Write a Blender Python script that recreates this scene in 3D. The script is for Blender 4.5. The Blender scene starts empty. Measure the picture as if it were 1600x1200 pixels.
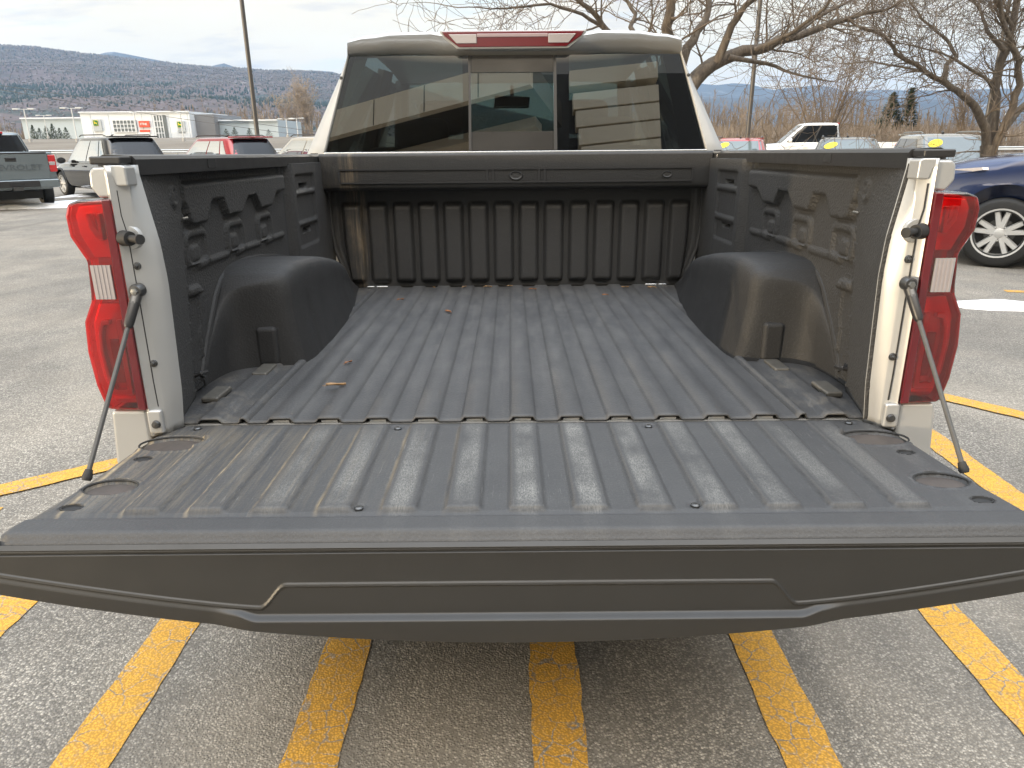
import bpy, bmesh, math, random
from math import sin, cos, pi, radians, sqrt, atan2
from mathutils import Vector, Matrix
random.seed(7)
S = bpy.context.scene
COL = S.collection

# ------------------------------------------------------------------ camera
CAM_LOC = Vector((-0.025, -1.531, 1.490))
CAM_ROT = Matrix.Rotation(radians(90 - 18.9), 4, 'X') @ Matrix.Rotation(radians(-0.5), 4, 'Z')
cd = bpy.data.cameras.new("camera"); cam = bpy.data.objects.new("camera", cd); COL.objects.link(cam)
cam.matrix_world = Matrix.Translation(CAM_LOC) @ CAM_ROT
cd.sensor_width = 36.0; cd.lens = 36.0 * 1110 / 1600
cd.clip_start = 0.05; cd.clip_end = 40000
S.camera = cam

# ------------------------------------------------------------------ light
SUN_EL, SUN_AZ = 2.2, 245.0            # azimuth clockwise from +Y: low sun, left and a little behind
w = bpy.data.worlds.new("World"); S.world = w; w.use_nodes = True
nt = w.node_tree; N = nt.nodes; L = nt.links; N.clear()
out = N.new('ShaderNodeOutputWorld')
sky = N.new('ShaderNodeTexSky'); sky.sky_type = 'NISHITA'; sky.sun_disc = False
sky.sun_elevation = radians(SUN_EL); sky.sun_rotation = radians(SUN_AZ)
sky.air_density = 1.0; sky.dust_density = 1.5
bg1 = N.new('ShaderNodeBackground'); bg1.inputs['Strength'].default_value = 0.12
L.new(sky.outputs[0], bg1.inputs['Color'])
tc = N.new('ShaderNodeTexCoord'); sp = N.new('ShaderNodeSeparateXYZ'); L.new(tc.outputs['Generated'], sp.inputs[0])
def wmath(op, a, b=None, c=None):
    m = N.new('ShaderNodeMath'); m.operation = op
    for i, v in enumerate((a, b, c)):
        if v is None: continue
        if isinstance(v, (int, float)): m.inputs[i].default_value = v
        else: L.new(v, m.inputs[i])
    return m.outputs[0]
zz = wmath('ADD', wmath('MAXIMUM', sp.outputs['Z'], 0.0), 0.16)
cx = N.new('ShaderNodeCombineXYZ')
L.new(wmath('DIVIDE', sp.outputs['X'], zz), cx.inputs[0]); L.new(wmath('DIVIDE', sp.outputs['Y'], zz), cx.inputs[1])
def wnoise(scale, detail, rough, off):
    mp = N.new('ShaderNodeMapping'); mp.inputs['Location'].default_value = off
    mp.inputs['Scale'].default_value = (0.55, 1.0, 1)
    L.new(cx.outputs[0], mp.inputs[0])
    n = N.new('ShaderNodeTexNoise'); n.inputs['Scale'].default_value = scale; n.inputs['Detail'].default_value = detail
    n.inputs['Roughness'].default_value = rough; L.new(mp.outputs[0], n.inputs['Vector']); return n.outputs[0]
def wramp(v, stops):
    r = N.new('ShaderNodeValToRGB'); L.new(v, r.inputs[0]); e = r.color_ramp.elements
    while len(e) < len(stops): e.new(0.5)
    for el, (p, c) in zip(e, stops): el.position = p; el.color = c
    return r.outputs[0]
cover = wramp(wnoise(1.5, 7, 0.55, (3.1, 1.7, 0)), [(0.26, (0, 0, 0, 1)), (0.45, (1, 1, 1, 1))])
ccol = wramp(wnoise(2.3, 6, 0.55, (7.3, 5.1, 2)), [(0.28, (0.70, 0.68, 0.66, 1)), (0.43, (0.98, 0.90, 0.74, 1)), (0.62, (1.0, 0.94, 0.77, 1))])
zen = wmath('MULTIPLY', wmath('MAXIMUM', wmath('SUBTRACT', sp.outputs['Z'], 0.35), 0.0), 2.5)
mc_ = N.new('ShaderNodeMix'); mc_.data_type = 'RGBA'; mc_.clamp_factor = True
L.new(zen, mc_.inputs[0]); L.new(ccol, mc_.inputs[6]); mc_.inputs[7].default_value = (0.86, 0.95, 1.07, 1); ccol = mc_.outputs[2]
bg2 = N.new('ShaderNodeBackground'); L.new(ccol, bg2.inputs['Color'])
# overcast: brighter overhead and to the front-left, duller behind
dotf = wmath('ADD', wmath('MULTIPLY', sp.outputs['X'], -0.10), wmath('ADD', wmath('MULTIPLY', sp.outputs['Y'], 0.30), wmath('MULTIPLY', wmath('MINIMUM', sp.outputs['Y'], 0.0), 0.28)))
top = wmath('MULTIPLY', wmath('MINIMUM', wmath('MULTIPLY', wmath('MAXIMUM', wmath('SUBTRACT', sp.outputs['Z'], 0.56), 0.0), 10.0), 3.0), wmath('SUBTRACT', 0.95, wmath('MULTIPLY', sp.outputs['Y'], 0.75)))
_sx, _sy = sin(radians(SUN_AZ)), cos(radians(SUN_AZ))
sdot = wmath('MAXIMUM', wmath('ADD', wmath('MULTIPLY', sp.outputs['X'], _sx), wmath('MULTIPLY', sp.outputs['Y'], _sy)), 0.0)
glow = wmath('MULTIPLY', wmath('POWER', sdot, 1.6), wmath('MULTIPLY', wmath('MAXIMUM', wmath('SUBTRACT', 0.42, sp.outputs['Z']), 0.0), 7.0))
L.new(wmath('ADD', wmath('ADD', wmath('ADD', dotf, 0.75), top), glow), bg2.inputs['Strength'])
bgb = N.new('ShaderNodeBackground'); bgb.inputs['Color'].default_value = (0.62, 0.80, 0.92, 1); bgb.inputs['Strength'].default_value = 0.95
ad = N.new('ShaderNodeAddShader'); L.new(bg1.outputs[0], ad.inputs[0]); L.new(bgb.outputs[0], ad.inputs[1])
mx = N.new('ShaderNodeMixShader'); L.new(cover, mx.inputs[0]); L.new(ad.outputs[0], mx.inputs[1]); L.new(bg2.outputs[0], mx.inputs[2])
# unseen warm fill added to the sky behind, to lift ground and tailgate
rear_fill = wmath('MULTIPLY', wmath('MAXIMUM', wmath('SUBTRACT', 0.1, sp.outputs['Y']), 0.0), wmath('MINIMUM', wmath('MAXIMUM', wmath('MULTIPLY', wmath('SUBTRACT', sp.outputs['Z'], 0.555), 12.0), 0.0), 1.0))
rear_fill = wmath('MULTIPLY', rear_fill, wmath('MINIMUM', wmath('MAXIMUM', wmath('MULTIPLY', wmath('SUBTRACT', 0.92, sp.outputs['Z']), 6.0), 0.0), 1.0))
bg3 = N.new('ShaderNodeBackground'); bg3.inputs['Color'].default_value = (1.0, 0.82, 0.58, 1); L.new(wmath('MULTIPLY', rear_fill, 6.0), bg3.inputs['Strength'])
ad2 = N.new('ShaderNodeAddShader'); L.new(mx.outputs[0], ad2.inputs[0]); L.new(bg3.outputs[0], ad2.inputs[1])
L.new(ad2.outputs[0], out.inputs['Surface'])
sl = bpy.data.lights.new("sun", 'SUN'); sl.energy = 3.0; sl.angle = radians(1.5); sl.color = (1.0, 0.78, 0.50)
so = bpy.data.objects.new("sun", sl); COL.objects.link(so)
_a, _e = radians(SUN_AZ), radians(SUN_EL)
sdir = Vector((sin(_a) * cos(_e), cos(_a) * cos(_e), sin(_e)))
so.rotation_euler = sdir.to_track_quat('Z', 'Y').to_euler(); so.location = (0, 0, 30)
S.view_settings.view_transform = 'Standard'; S.view_settings.look = 'None'
S.view_settings.exposure = 0.22; S.view_settings.gamma = 1.0
S.cycles.use_denoising = True
S.cycles.max_bounces = 8; S.cycles.transparent_max_bounces = 16; S.cycles.volume_bounces = 0

def at(px, py, Y):
    """the place at forward distance Y (m from the bed end) seen at this spot of the 1600 x 1200 photograph"""
    d = CAM_ROT.to_3x3() @ Vector(((px - 800) / 1110, -(py - 600) / 1110, -1))
    return CAM_LOC + d * ((Y - CAM_LOC.y) / d.y)

# ------------------------------------------------------------------ materials
def new_mat(name):
    m = bpy.data.materials.new(name); m.use_nodes = True
    n = m.node_tree.nodes; n.clear()
    o = n.new('ShaderNodeOutputMaterial')
    return m, n, m.node_tree.links, o
class NB:
    """small node helper"""
    def __init__(s, name): s.m, s.n, s.l, s.o = new_mat(name); s._tc = None
    def tc(s, k='Object'):
        if not s._tc: s._tc = s.n.new('ShaderNodeTexCoord')
        return s._tc.outputs[k]
    def put(s, sock, v):
        if isinstance(v, (int, float)): sock.default_value = v
        elif isinstance(v, tuple): sock.default_value = v if len(v) != 3 or sock.type == 'VECTOR' else (*v, 1)
        else: s.l.new(v, sock)
    def map(s, scale=(1, 1, 1), loc=(0, 0, 0), src=None, rot=(0, 0, 0)):
        k = s.n.new('ShaderNodeMapping'); k.inputs['Scale'].default_value = scale; k.inputs['Location'].default_value = loc
        k.inputs['Rotation'].default_value = rot
        s.l.new(src or s.tc(), k.inputs[0]); return k.outputs[0]
    def noise(s, scale, detail=4, rough=.5, vec=None, dist=0):
        k = s.n.new('ShaderNodeTexNoise'); k.inputs['Scale'].default_value = scale; k.inputs['Detail'].default_value = detail
        k.inputs['Roughness'].default_value = rough; k.inputs['Distortion'].default_value = dist
        s.l.new(vec or s.tc(), k.inputs['Vector']); return k.outputs[0]
    def voro(s, scale, feature='F1', vec=None, out='Distance', rnd=1.0):
        k = s.n.new('ShaderNodeTexVoronoi'); k.feature = feature; k.inputs['Scale'].default_value = scale
        k.inputs['Randomness'].default_value = rnd
        s.l.new(vec or s.tc(), k.inputs['Vector']); return k.outputs[out]
    def math(s, op, a, b=0.0, clamp=False):
        k = s.n.new('ShaderNodeMath'); k.operation = op; k.use_clamp = clamp
        s.put(k.inputs[0], a); s.put(k.inputs[1], b); return k.outputs[0]
    def ramp(s, v, *stops):
        r = s.n.new('ShaderNodeValToRGB'); s.l.new(v, r.inputs[0]); e = r.color_ramp.elements
        while len(e) < len(stops): e.new(.5)
        for el, (p, c) in zip(e, stops):
            el.position = p; el.color = (c, c, c, 1) if isinstance(c, (int, float)) else (*c, 1)
        return r.outputs[0]
    def mix(s, f, a, b, mode='MIX'):
        k = s.n.new('ShaderNodeMix'); k.data_type = 'RGBA'; k.blend_type = mode
        s.put(k.inputs[0], f); s.put(k.inputs[6], a); s.put(k.inputs[7], b); return k.outputs[2]
    def xyz(s, vec=None):
        k = s.n.new('ShaderNodeSeparateXYZ'); s.l.new(vec or s.tc(), k.inputs[0]); return k.outputs
    def bump(s, h, strength=.5, dist=.01):
        k = s.n.new('ShaderNodeBump'); k.inputs['Strength'].default_value = strength; k.inputs['Distance'].default_value = dist
        s.l.new(h, k.inputs['Height']); return k.outputs[0]
    def bsdf(s, col, rough=.5, metal=0.0, normal=None, coat=0.0, spec=.5, ior=None, trans=0.0):
        b = s.n.new('ShaderNodeBsdfPrincipled')
        s.put(b.inputs['Base Color'], col); s.put(b.inputs['Roughness'], rough); s.put(b.inputs['Metallic'], metal)
        s.put(b.inputs['Coat Weight'], coat); b.inputs['Coat Roughness'].default_value = .04
        s.put(b.inputs['Specular IOR Level'], spec); s.put(b.inputs['Transmission Weight'], trans)
        if ior: b.inputs['IOR'].default_value = ior
        if normal is not None: s.l.new(normal, b.inputs['Normal'])
        s.l.new(b.outputs[0], s.o.inputs['Surface']); return b
_mc = {}
def pm(name, col, rough=.5, metal=0, var=.1, vs=6, bump=0, bs=200, coat=0, spec=.5):
    """principled with noise in its colour and, if asked, a fine bump"""
    if name in _mc: return _mc[name]
    b = NB(name)
    f = b.noise(vs, 5, .6)
    c = b.mix(f, tuple(x * (1 - var) for x in col), tuple(min(1, x * (1 + var)) for x in col))
    nr = b.bump(b.noise(bs, 3, .6), bump, .004) if bump else None
    rr = b.math('ADD', b.math('MULTIPLY', b.noise(vs * 3, 3), .16), max(.01, rough - .08))
    b.bsdf(c, rr if rough > .1 else rough, metal, nr, coat, spec)
    _mc[name] = b.m; return b.m
def glass_mat(name, tint, refl=.12, rough=0.0, gl=(1, 1, 1)):
    """a thin pane: tinted see-through plus a mirror that grows at grazing angles"""
    if name in _mc: return _mc[name]
    b = NB(name)
    t = b.n.new('ShaderNodeBsdfTransparent'); t.inputs[0].default_value = (*tint, 1)
    g = b.n.new('ShaderNodeBsdfGlossy'); g.inputs['Roughness'].default_value = rough; g.inputs['Color'].default_value = (*gl, 1)
    lw = b.n.new('ShaderNodeFresnel'); lw.inputs[0].default_value = 1.5
    f = b.math('ADD', lw.outputs[0], refl, True)
    x = b.n.new('ShaderNodeMixShader'); b.l.new(f, x.inputs[0]); b.l.new(t.outputs[0], x.inputs[1]); b.l.new(g.outputs[0], x.inputs[2])
    b.l.new(x.outputs[0], b.o.inputs['Surface']); _mc[name] = b.m; return b.m

# ------------------------------------------------------------------ mesh helpers
class MB:
    def __init__(s): s.v = []; s.f = []; s.m = None
    def add(s, verts, faces):
        o = len(s.v); s.v += [tuple(v) for v in verts]; s.f += [tuple(i + o for i in f) for f in faces]; return s
    def box(s, x0, x1, y0, y1, z0, z1):
        return s.add([(x0, y0, z0), (x1, y0, z0), (x1, y1, z0), (x0, y1, z0), (x0, y0, z1), (x1, y0, z1), (x1, y1, z1), (x0, y1, z1)],
                     [(0, 3, 2, 1), (4, 5, 6, 7), (0, 1, 5, 4), (1, 2, 6, 5), (2, 3, 7, 6), (3, 0, 4, 7)])
    def tube(s, path, rad, n=8, cap=True):
        path = [Vector(p) for p in path]; k = len(path)
        if isinstance(rad, (int, float)): rad = [rad] * k
        o = len(s.v); up = None
        for i, p in enumerate(path):
            t = (path[min(i + 1, k - 1)] - path[max(i - 1, 0)])
            if t.length < 1e-9: t = Vector((0, 0, 1))
            t.normalize()
            if up is None: up = Vector((0, 0, 1)) if abs(t.z) < .9 else Vector((1, 0, 0))
            a = t.cross(up)
            if a.length < 1e-6: a = t.orthogonal()
            a.normalize(); b = a.cross(t); up = b
            for j in range(n):
                q = 2 * pi * j / n; s.v.append(tuple(p + (a * cos(q) + b * sin(q)) * rad[i]))
        for i in range(k - 1):
            for j in range(n):
                j2 = (j + 1) % n; s.f.append((o + i * n + j, o + i * n + j2, o + (i + 1) * n + j2, o + (i + 1) * n + j))
        if cap:
            s.f.append(tuple(o + j for j in range(n))[::-1]); s.f.append(tuple(o + (k - 1) * n + j for j in range(n)))
        return s
    def grid(s, rows, close=False):
        """rows: list of equal-length point lists"""
        o = len(s.v); n = len(rows[0])
        for r in rows: s.v += [tuple(p) for p in r]
        for i in range(len(rows) - 1):
            for j in range(n if close else n - 1):
                j2 = (j + 1) % n; s.f.append((o + i * n + j, o + i * n + j2, o + (i + 1) * n + j2, o + (i + 1) * n + j))
        return s
    def loft(s, rings):
        o = len(s.v); n = len(rings[0]); s.grid(rings, True)
        s.f.append(tuple(o + j for j in range(n))[::-1]); s.f.append(tuple(o + (len(rings) - 1) * n + j for j in range(n))); return s
    def prism(s, poly, axis, a, b):
        """polygon of 2-D points pushed along an axis: 'x' -> (y,z), 'y' -> (x,z), 'z' -> (x,y)"""
        def P(p, t): return {'x': (t, p[0], p[1]), 'y': (p[0], t, p[1]), 'z': (p[0], p[1], t)}[axis]
        return s.loft([[P(p, a) for p in poly], [P(p, b) for p in poly]])
    def lathe(s, prof, c, axis='x', n=24):
        """prof: (radius, along) pairs round an axis through c"""
        rows = []
        for r, t in prof:
            row = []
            for j in range(n):
                q = 2 * pi * j / n; u, w_ = r * cos(q), r * sin(q)
                d = {'x': (t, u, w_), 'y': (u, t, w_), 'z': (u, w_, t)}[axis]
                row.append((c[0] + d[0], c[1] + d[1], c[2] + d[2]))
            rows.append(row)
        return s.grid(rows, True)
    def mirror(s):
        o = len(s.v); fs = list(s.f)
        s.v += [(-x, y, z) for x, y, z in s.v]; s.f += [tuple(i + o for i in f)[::-1] for f in fs]; return s
    def build(s, name, mat, parent=None, smooth=False, bevel=0, seg=2, sub=0, solid=0, ang=None, loc=None):
        me = bpy.data.meshes.new(name); me.from_pydata(s.v, [], s.f)
        bm = bmesh.new(); bm.from_mesh(me); bmesh.ops.recalc_face_normals(bm, faces=bm.faces); bm.to_mesh(me); bm.free()
        if mat: me.materials.append(mat)
        if smooth or bevel or sub:
            me.polygons.foreach_set('use_smooth', [True] * len(me.polygons))
        if smooth and not sub:
            try: me.set_sharp_from_angle(angle=radians(ang or 40))
            except Exception: pass
        o = bpy.data.objects.new(name, me); COL.objects.link(o)
        if parent: o.parent = parent
        if loc: o.location = loc
        if solid:
            k = o.modifiers.new('solid', 'SOLIDIFY'); k.thickness = solid; k.offset = -1
        if bevel:
            k = o.modifiers.new('bevel', 'BEVEL'); k.width = bevel; k.segments = seg; k.limit_method = 'ANGLE'; k.angle_limit = radians(30); k.harden_normals = True
        if sub:
            k = o.modifiers.new('sub', 'SUBSURF'); k.levels = sub; k.render_levels = sub
        return o
def tag(o, label=None, cat=None, group=None, kind=None):
    if label: o['label'] = label
    if cat: o['category'] = cat
    if group: o['group'] = group
    if kind: o['kind'] = kind
    return o
def empty(name, loc=(0, 0, 0), rz=0, label=None, cat=None, group=None):
    o = bpy.data.objects.new(name, None); COL.objects.link(o); o.location = loc; o.rotation_euler = (0, 0, rz)
    o.empty_display_size = .2
    return tag(o, label, cat, group)
def copy_tree(o, parent=None):
    c = o.copy(); COL.objects.link(c); c.parent = parent
    for ch in list(o.children): copy_tree(ch, c)
    return c
def bake(o):
    """apply an object's modifiers to its mesh"""
    dg = bpy.context.evaluated_depsgraph_get(); dg.update()
    me = bpy.data.meshes.new_from_object(o.evaluated_get(dg)); o.modifiers.clear(); o.data = me; return o
def cut(o, cutters):
    """subtract the meshes in cutters (MB) from o"""
    tmp = []
    for c in cutters:
        t = c.build('cutter', None, o.parent); tmp.append(t)
        k = o.modifiers.new('cut', 'BOOLEAN'); k.operation = 'DIFFERENCE'; k.object = t; k.solver = 'EXACT'
    bake(o)
    for t in tmp: bpy.data.objects.remove(t)
    return o
def text_mesh(txt, name, mat, parent, width, M4, depth=.004, shear=0):
    c = bpy.data.curves.new(name, 'FONT'); c.body = txt; c.align_x = 'CENTER'; c.align_y = 'CENTER'; c.extrude = depth; c.shear = shear; c.offset = .012; c.resolution_u = 2
    t = bpy.data.objects.new(name, c); COL.objects.link(t)
    dg = bpy.context.evaluated_depsgraph_get(); me = bpy.data.meshes.new_from_object(t.evaluated_get(dg))
    bpy.data.objects.remove(t)
    xs = [v.co.x for v in me.vertices]; k = width / (max(xs) - min(xs)); cxm = (max(xs) + min(xs)) / 2
    for v in me.vertices:
        v.co = M4 @ Vector(((v.co.x - cxm) * k, v.co.y * k, v.co.z))
    me.materials.clear(); me.materials.append(mat)
    o = bpy.data.objects.new(name, me); COL.objects.link(o)
    if parent: o.parent = parent
    return o
def sst(a, b, x):
    t = max(0.0, min(1.0, (x - a) / (b - a))); return t * t * (3 - 2 * t)
def lerp_tab(tab, x):
    if x <= tab[0][0]: return tab[0][1]
    for (a, p), (b, q) in zip(tab, tab[1:]):
        if x <= b: return p + (q - p) * (x - a) / (b - a)
    return tab[-1][1]
def frange(a, b, n): return [a + (b - a) * i / n for i in range(n + 1)]
# ------------------------------------------------------------------ shared materials
def paint(name, col, metal=.35, rough=.32, dust=.0):
    if name in _mc: return _mc[name]
    b = NB(name)
    c = b.mix(b.noise(3, 3), tuple(x * .96 for x in col), tuple(min(1, x * 1.04) for x in col))
    d = b.ramp(b.noise(9, 6, .7), (.56, 0), (.9, max(.0, dust)))
    c = b.mix(d, c, (.34, .32, .28))
    b.bsdf(c, b.math('ADD', b.math('MULTIPLY', b.noise(14, 5, .65), .14 if dust else .03), rough - .06), metal, None, .7)
    _mc[name] = b.m; return b.m
SILVER = paint('silver_paint', (.385, .388, .385), dust=.10)
LINER_K = .030
def liner_mat(name, worn=0):
    b = NB(name); X = b.xyz()
    big = b.noise(2.5, 5, .6); fine = b.noise(420, 2, .6)
    c = b.mix(big, tuple(q * (1 if worn in (1, 2) else .60) for q in (.034, .0345, .036)), tuple(q * (1 if worn in (1, 2) else .60) for q in (.056, .056, .057)))  # walls and wheel houses coloured darker than the floor, to carry their shade
    c = b.mix(b.ramp(fine, (.55, 0), (.75, .35)), c, (.10, .10, .10))
    rough = b.math('ADD', b.math('MULTIPLY', b.noise(12, 4), .2), .48)
    if worn == 1:      # scuffed tailgate liner: pale scratches, most of them on the raised ribs
        rib = b.math('COSINE', b.math('MULTIPLY', X['X'], 2 * pi / .114))
        ribm = b.ramp(rib, (.30, .10), (.75, 1.0))
        streak = b.noise(1, 7, .8, b.map((420, 130, 1)))
        blot = b.noise(5.5, 5, .65, b.map((1.0, .7, 1), (.3, .1, 0)))
        scr = b.noise(1, 9, .8, b.map((330, 10, 1), rot=(0, 0, .42)))
        scr2 = b.noise(1, 9, .8, b.map((14, 300, 1), rot=(0, 0, .22)))
        scr3 = b.noise(1, 9, .8, b.map((260, 14, 1), rot=(0, 0, -.7)))
        cen = b.ramp(b.math('ABSOLUTE', b.math('ADD', X['X'], -.08)), (.15, 1.0), (.70, .25))
        a = b.math('MULTIPLY', b.ramp(blot, (.33, .0), (.58, 1.0)), b.ramp(streak, (.40, .04), (.62, 1.0)))
        a = b.math('MULTIPLY', b.math('MULTIPLY', a, ribm), cen)
        s = b.math('ADD', b.math('ADD', b.ramp(scr, (.60, 0), (.66, .8)), b.ramp(scr2, (.63, 0), (.68, .7))), b.ramp(scr3, (.63, 0), (.68, .7)))
        s = b.math('MULTIPLY', s, b.ramp(b.noise(3.1, 5, .6, b.map((1, 1, 1), (5, 2, 1))), (.40, .04), (.62, 1)))
        left = b.ramp(b.math('ADD', X['X'], 1.0), (.2, .34), (.85, .0))
        ym = b.math('MULTIPLY', b.ramp(b.math('ADD', X['Y'], 1.0), (.555, 0), (.60, 1)), b.ramp(b.math('ADD', X['Y'], 1.0), (.94, 1), (.99, .3)))
        k = b.math('MULTIPLY', b.math('ADD', b.math('MULTIPLY', a, .66), b.math('MULTIPLY', s, .80)), b.math('ADD', b.math('MULTIPLY', ym, .9), .1), True)
        c = b.mix(k, c, (.33, .325, .30))
        fr = b.math('FRACT', b.math('ADD', b.math('MULTIPLY', b.math('ADD', X['X'], b.math('MULTIPLY', b.noise(18, 3), .008)), 1 / .114), .48))
        edge_ = b.ramp(b.math('ABSOLUTE', b.math('SUBTRACT', fr, .215)), (.012, 1), (.055, 0))
        tan = b.math('ADD', b.math('MULTIPLY', b.math('MULTIPLY', b.ramp(b.noise(1, 6, .75, b.map((120, 5, 1), (2, 4, 0))), (.45, 0), (.62, .6)), left), 1.0), b.math('MULTIPLY', b.math('MULTIPLY', edge_, b.ramp(b.noise(7, 5, .7), (.38, .1), (.60, 1))), b.ramp(b.math('ADD', X['X'], 1.0), (.25, 1), (.95, 0))), True)
        c = b.mix(b.math('MULTIPLY', tan, ym), c, (.33, .26, .16))
    if worn == 2:      # bed floor: a little dust toward the cab and beside the wheels
        k = b.math('MULTIPLY', b.ramp(b.noise(7, 6, .7, b.map((3, .7, 1))), (.42, 0), (.75, .40)), b.ramp(X['Y'], (.0, .3), (1.0, .75)))
        c = b.mix(k, c, (.16, .155, .145))
        k = b.math('MULTIPLY', b.ramp(b.noise(9, 6, .75), (.5, 0), (.68, .8)), b.ramp(b.math('ABSOLUTE', X['X']), (.63, 0), (.70, .6)))
        c = b.mix(k, c, (.17, .15, .12))
    if worn == 3:      # front wall: a dried run of muddy water near the left end
        g = b.math('ABSOLUTE', b.math('ADD', X['X'], b.math('ADD', .66, b.math('MULTIPLY', b.noise(1, 4, .6, b.map((9, 1, 7))), .12))))
        run = b.math('MULTIPLY', b.ramp(g, (.0, 1), (.045, 0)), b.ramp(b.noise(1, 6, .7, b.map((90, 1, 5))), (.42, 0), (.66, .9)))
        c = b.mix(b.math('MULTIPLY', run, .62), c, (.26, .20, .13))
        side = b.math('MULTIPLY', b.ramp(b.math('ADD', X['X'], 1.0), (.1, .32), (.52, .0)), b.ramp(b.noise(14, 5, .7, b.map((4, 1, 1))), (.42, 0), (.7, .6)))
        c = b.mix(side, c, (.17, .14, .10))
    h = b.math('ADD', b.math('MULTIPLY', b.voro(170), .9), b.math('MULTIPLY', b.noise(520, 2), .5))
    b.bsdf(c, rough, 0, b.bump(h, .22 if worn == 1 else (.8 if worn == 0 else .32), .0022), 0, .22 if worn == 4 else .40)
    if worn == 0:
        pb = [n for n in b.n if n.type == 'BSDF_PRINCIPLED'][0]; pb.inputs['Sheen Weight'].default_value = .03; pb.inputs['Sheen Roughness'].default_value = .45; pb.inputs['Sheen Tint'].default_value = (.9, .88, .84, 1)
    return b.m
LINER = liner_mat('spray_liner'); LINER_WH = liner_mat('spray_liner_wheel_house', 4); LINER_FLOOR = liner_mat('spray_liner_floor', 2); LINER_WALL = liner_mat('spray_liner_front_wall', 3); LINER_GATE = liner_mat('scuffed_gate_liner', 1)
BLACKP = pm('black_plastic', (.022, .022, .023), .38, 0, .15, 8, .08, 300)
SATIN = pm('satin_black_trim', (.019, .0185, .0175), .42, 0, .12, 5, .04, 500)
RUBBER = pm('rubber', (.016, .016, .016), .7, 0, .2, 20, .1, 150)
STEEL = pm('dull_steel', (.30, .30, .29), .35, .9, .12, 30)
DARKSTEEL = pm('dark_steel', (.10, .10, .10), .35, .8, .2, 40)
CHROME = pm('bright_metal', (.62, .62, .61), .18, .95, .05, 20)
ALLOY = NB('alloy_rim'); ALLOY.bsdf((.60, .60, .59), .34, .5); ALLOY = ALLOY.m
DARKGLASS = pm('dark_car_glass', (.006, .007, .009), .03, 0, .1, 2, spec=.5)
CARGLASS = pm('windscreen_glass', (.09, .115, .115), .04, 0, .1, 2, spec=1.0)
REDLENS = pm('red_lamp_lens', (.42, .006, .010), .12, 0, .1, 10, coat=1)
CLEARLENS = pm('clear_lamp_lens', (.43, .39, .39), .10, .35, .05, 60, coat=1)
DARKIN = pm('cab_trim_dark', (.014, .014, .015), .6, 0, .2, 10)

# ------------------------------------------------------------------ the silver pickup
truck = empty('pickup_truck', label='silver pickup with its tailgate lowered and open black lined cargo bed filling the view', cat='pickup truck')
truck.rotation_euler = (radians(-0.93), 0, 0)
FZ = .87
# floor
def floor_z(x, y):
    a = abs(x); z = FZ
    if a < .62:
        d = abs((x / .114) - round(x / .114)) * .114
        z += .0105 * (1 - sst(.025, .033, d)) * sst(1.80, 1.74, y)
    elif a < .80:
        z += .012 * (1 - sst(.006, .012, abs(a - .657))) + .010 * (1 - sst(.022, .030, abs(a - .735))) * (1 - sst(.47, .52, y))
        if y < .42: z += .005 * (1 - sst(.055, .06, abs(a - .735))) * (1 - sst(.03, .034, abs(y - .12))) 
    return z
xs = sorted(set([round(v, 4) for k in range(-5, 6) for v in (k * .114 - .034, k * .114 - .030, k * .114 - .025, k * .114, k * .114 + .025, k * .114 + .030, k * .114 + .034)] + [round(s * v, 4) for s in (-1, 1) for v in (.62, .640, .645, .649, .655, .66, .664, .668, .672, .70, .705, .71, .716, .73, .74, .75, .758, .765, .78, .80, .86)]))
ys = frange(.004, 1.795, 90)
g = MB(); g.grid([[(x, y, floor_z(x, y)) for x in xs] for y in ys])
g.build('bed_floor', LINER_FLOOR, truck, smooth=True, solid=.004, ang=60)
MB().box(-.80, .80, .006, 1.80, .80, .8655).build('floor_sill', SILVER, truck)
for k in range(-5, 6): MB().box(k * .114 - .019, k * .114 + .019, .012, .05, .866, .8715).build('sill_glint_block', SILVER, truck)  # pale filler blocks added for the white glints under the ribs
# bright worn tie-down strips beside the wheels
for s in (-1, 1):
    for (x, y) in ((.735, .40), (.790, .19)):
        MB().box(s * x - .022, s * x + .022, y - .05, y + .05, FZ, FZ + .016).build('tie_down_strip', pm('scuffed_metal', (.085, .08, .07), .5, .2, .5, 40), truck, bevel=.006)

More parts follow.
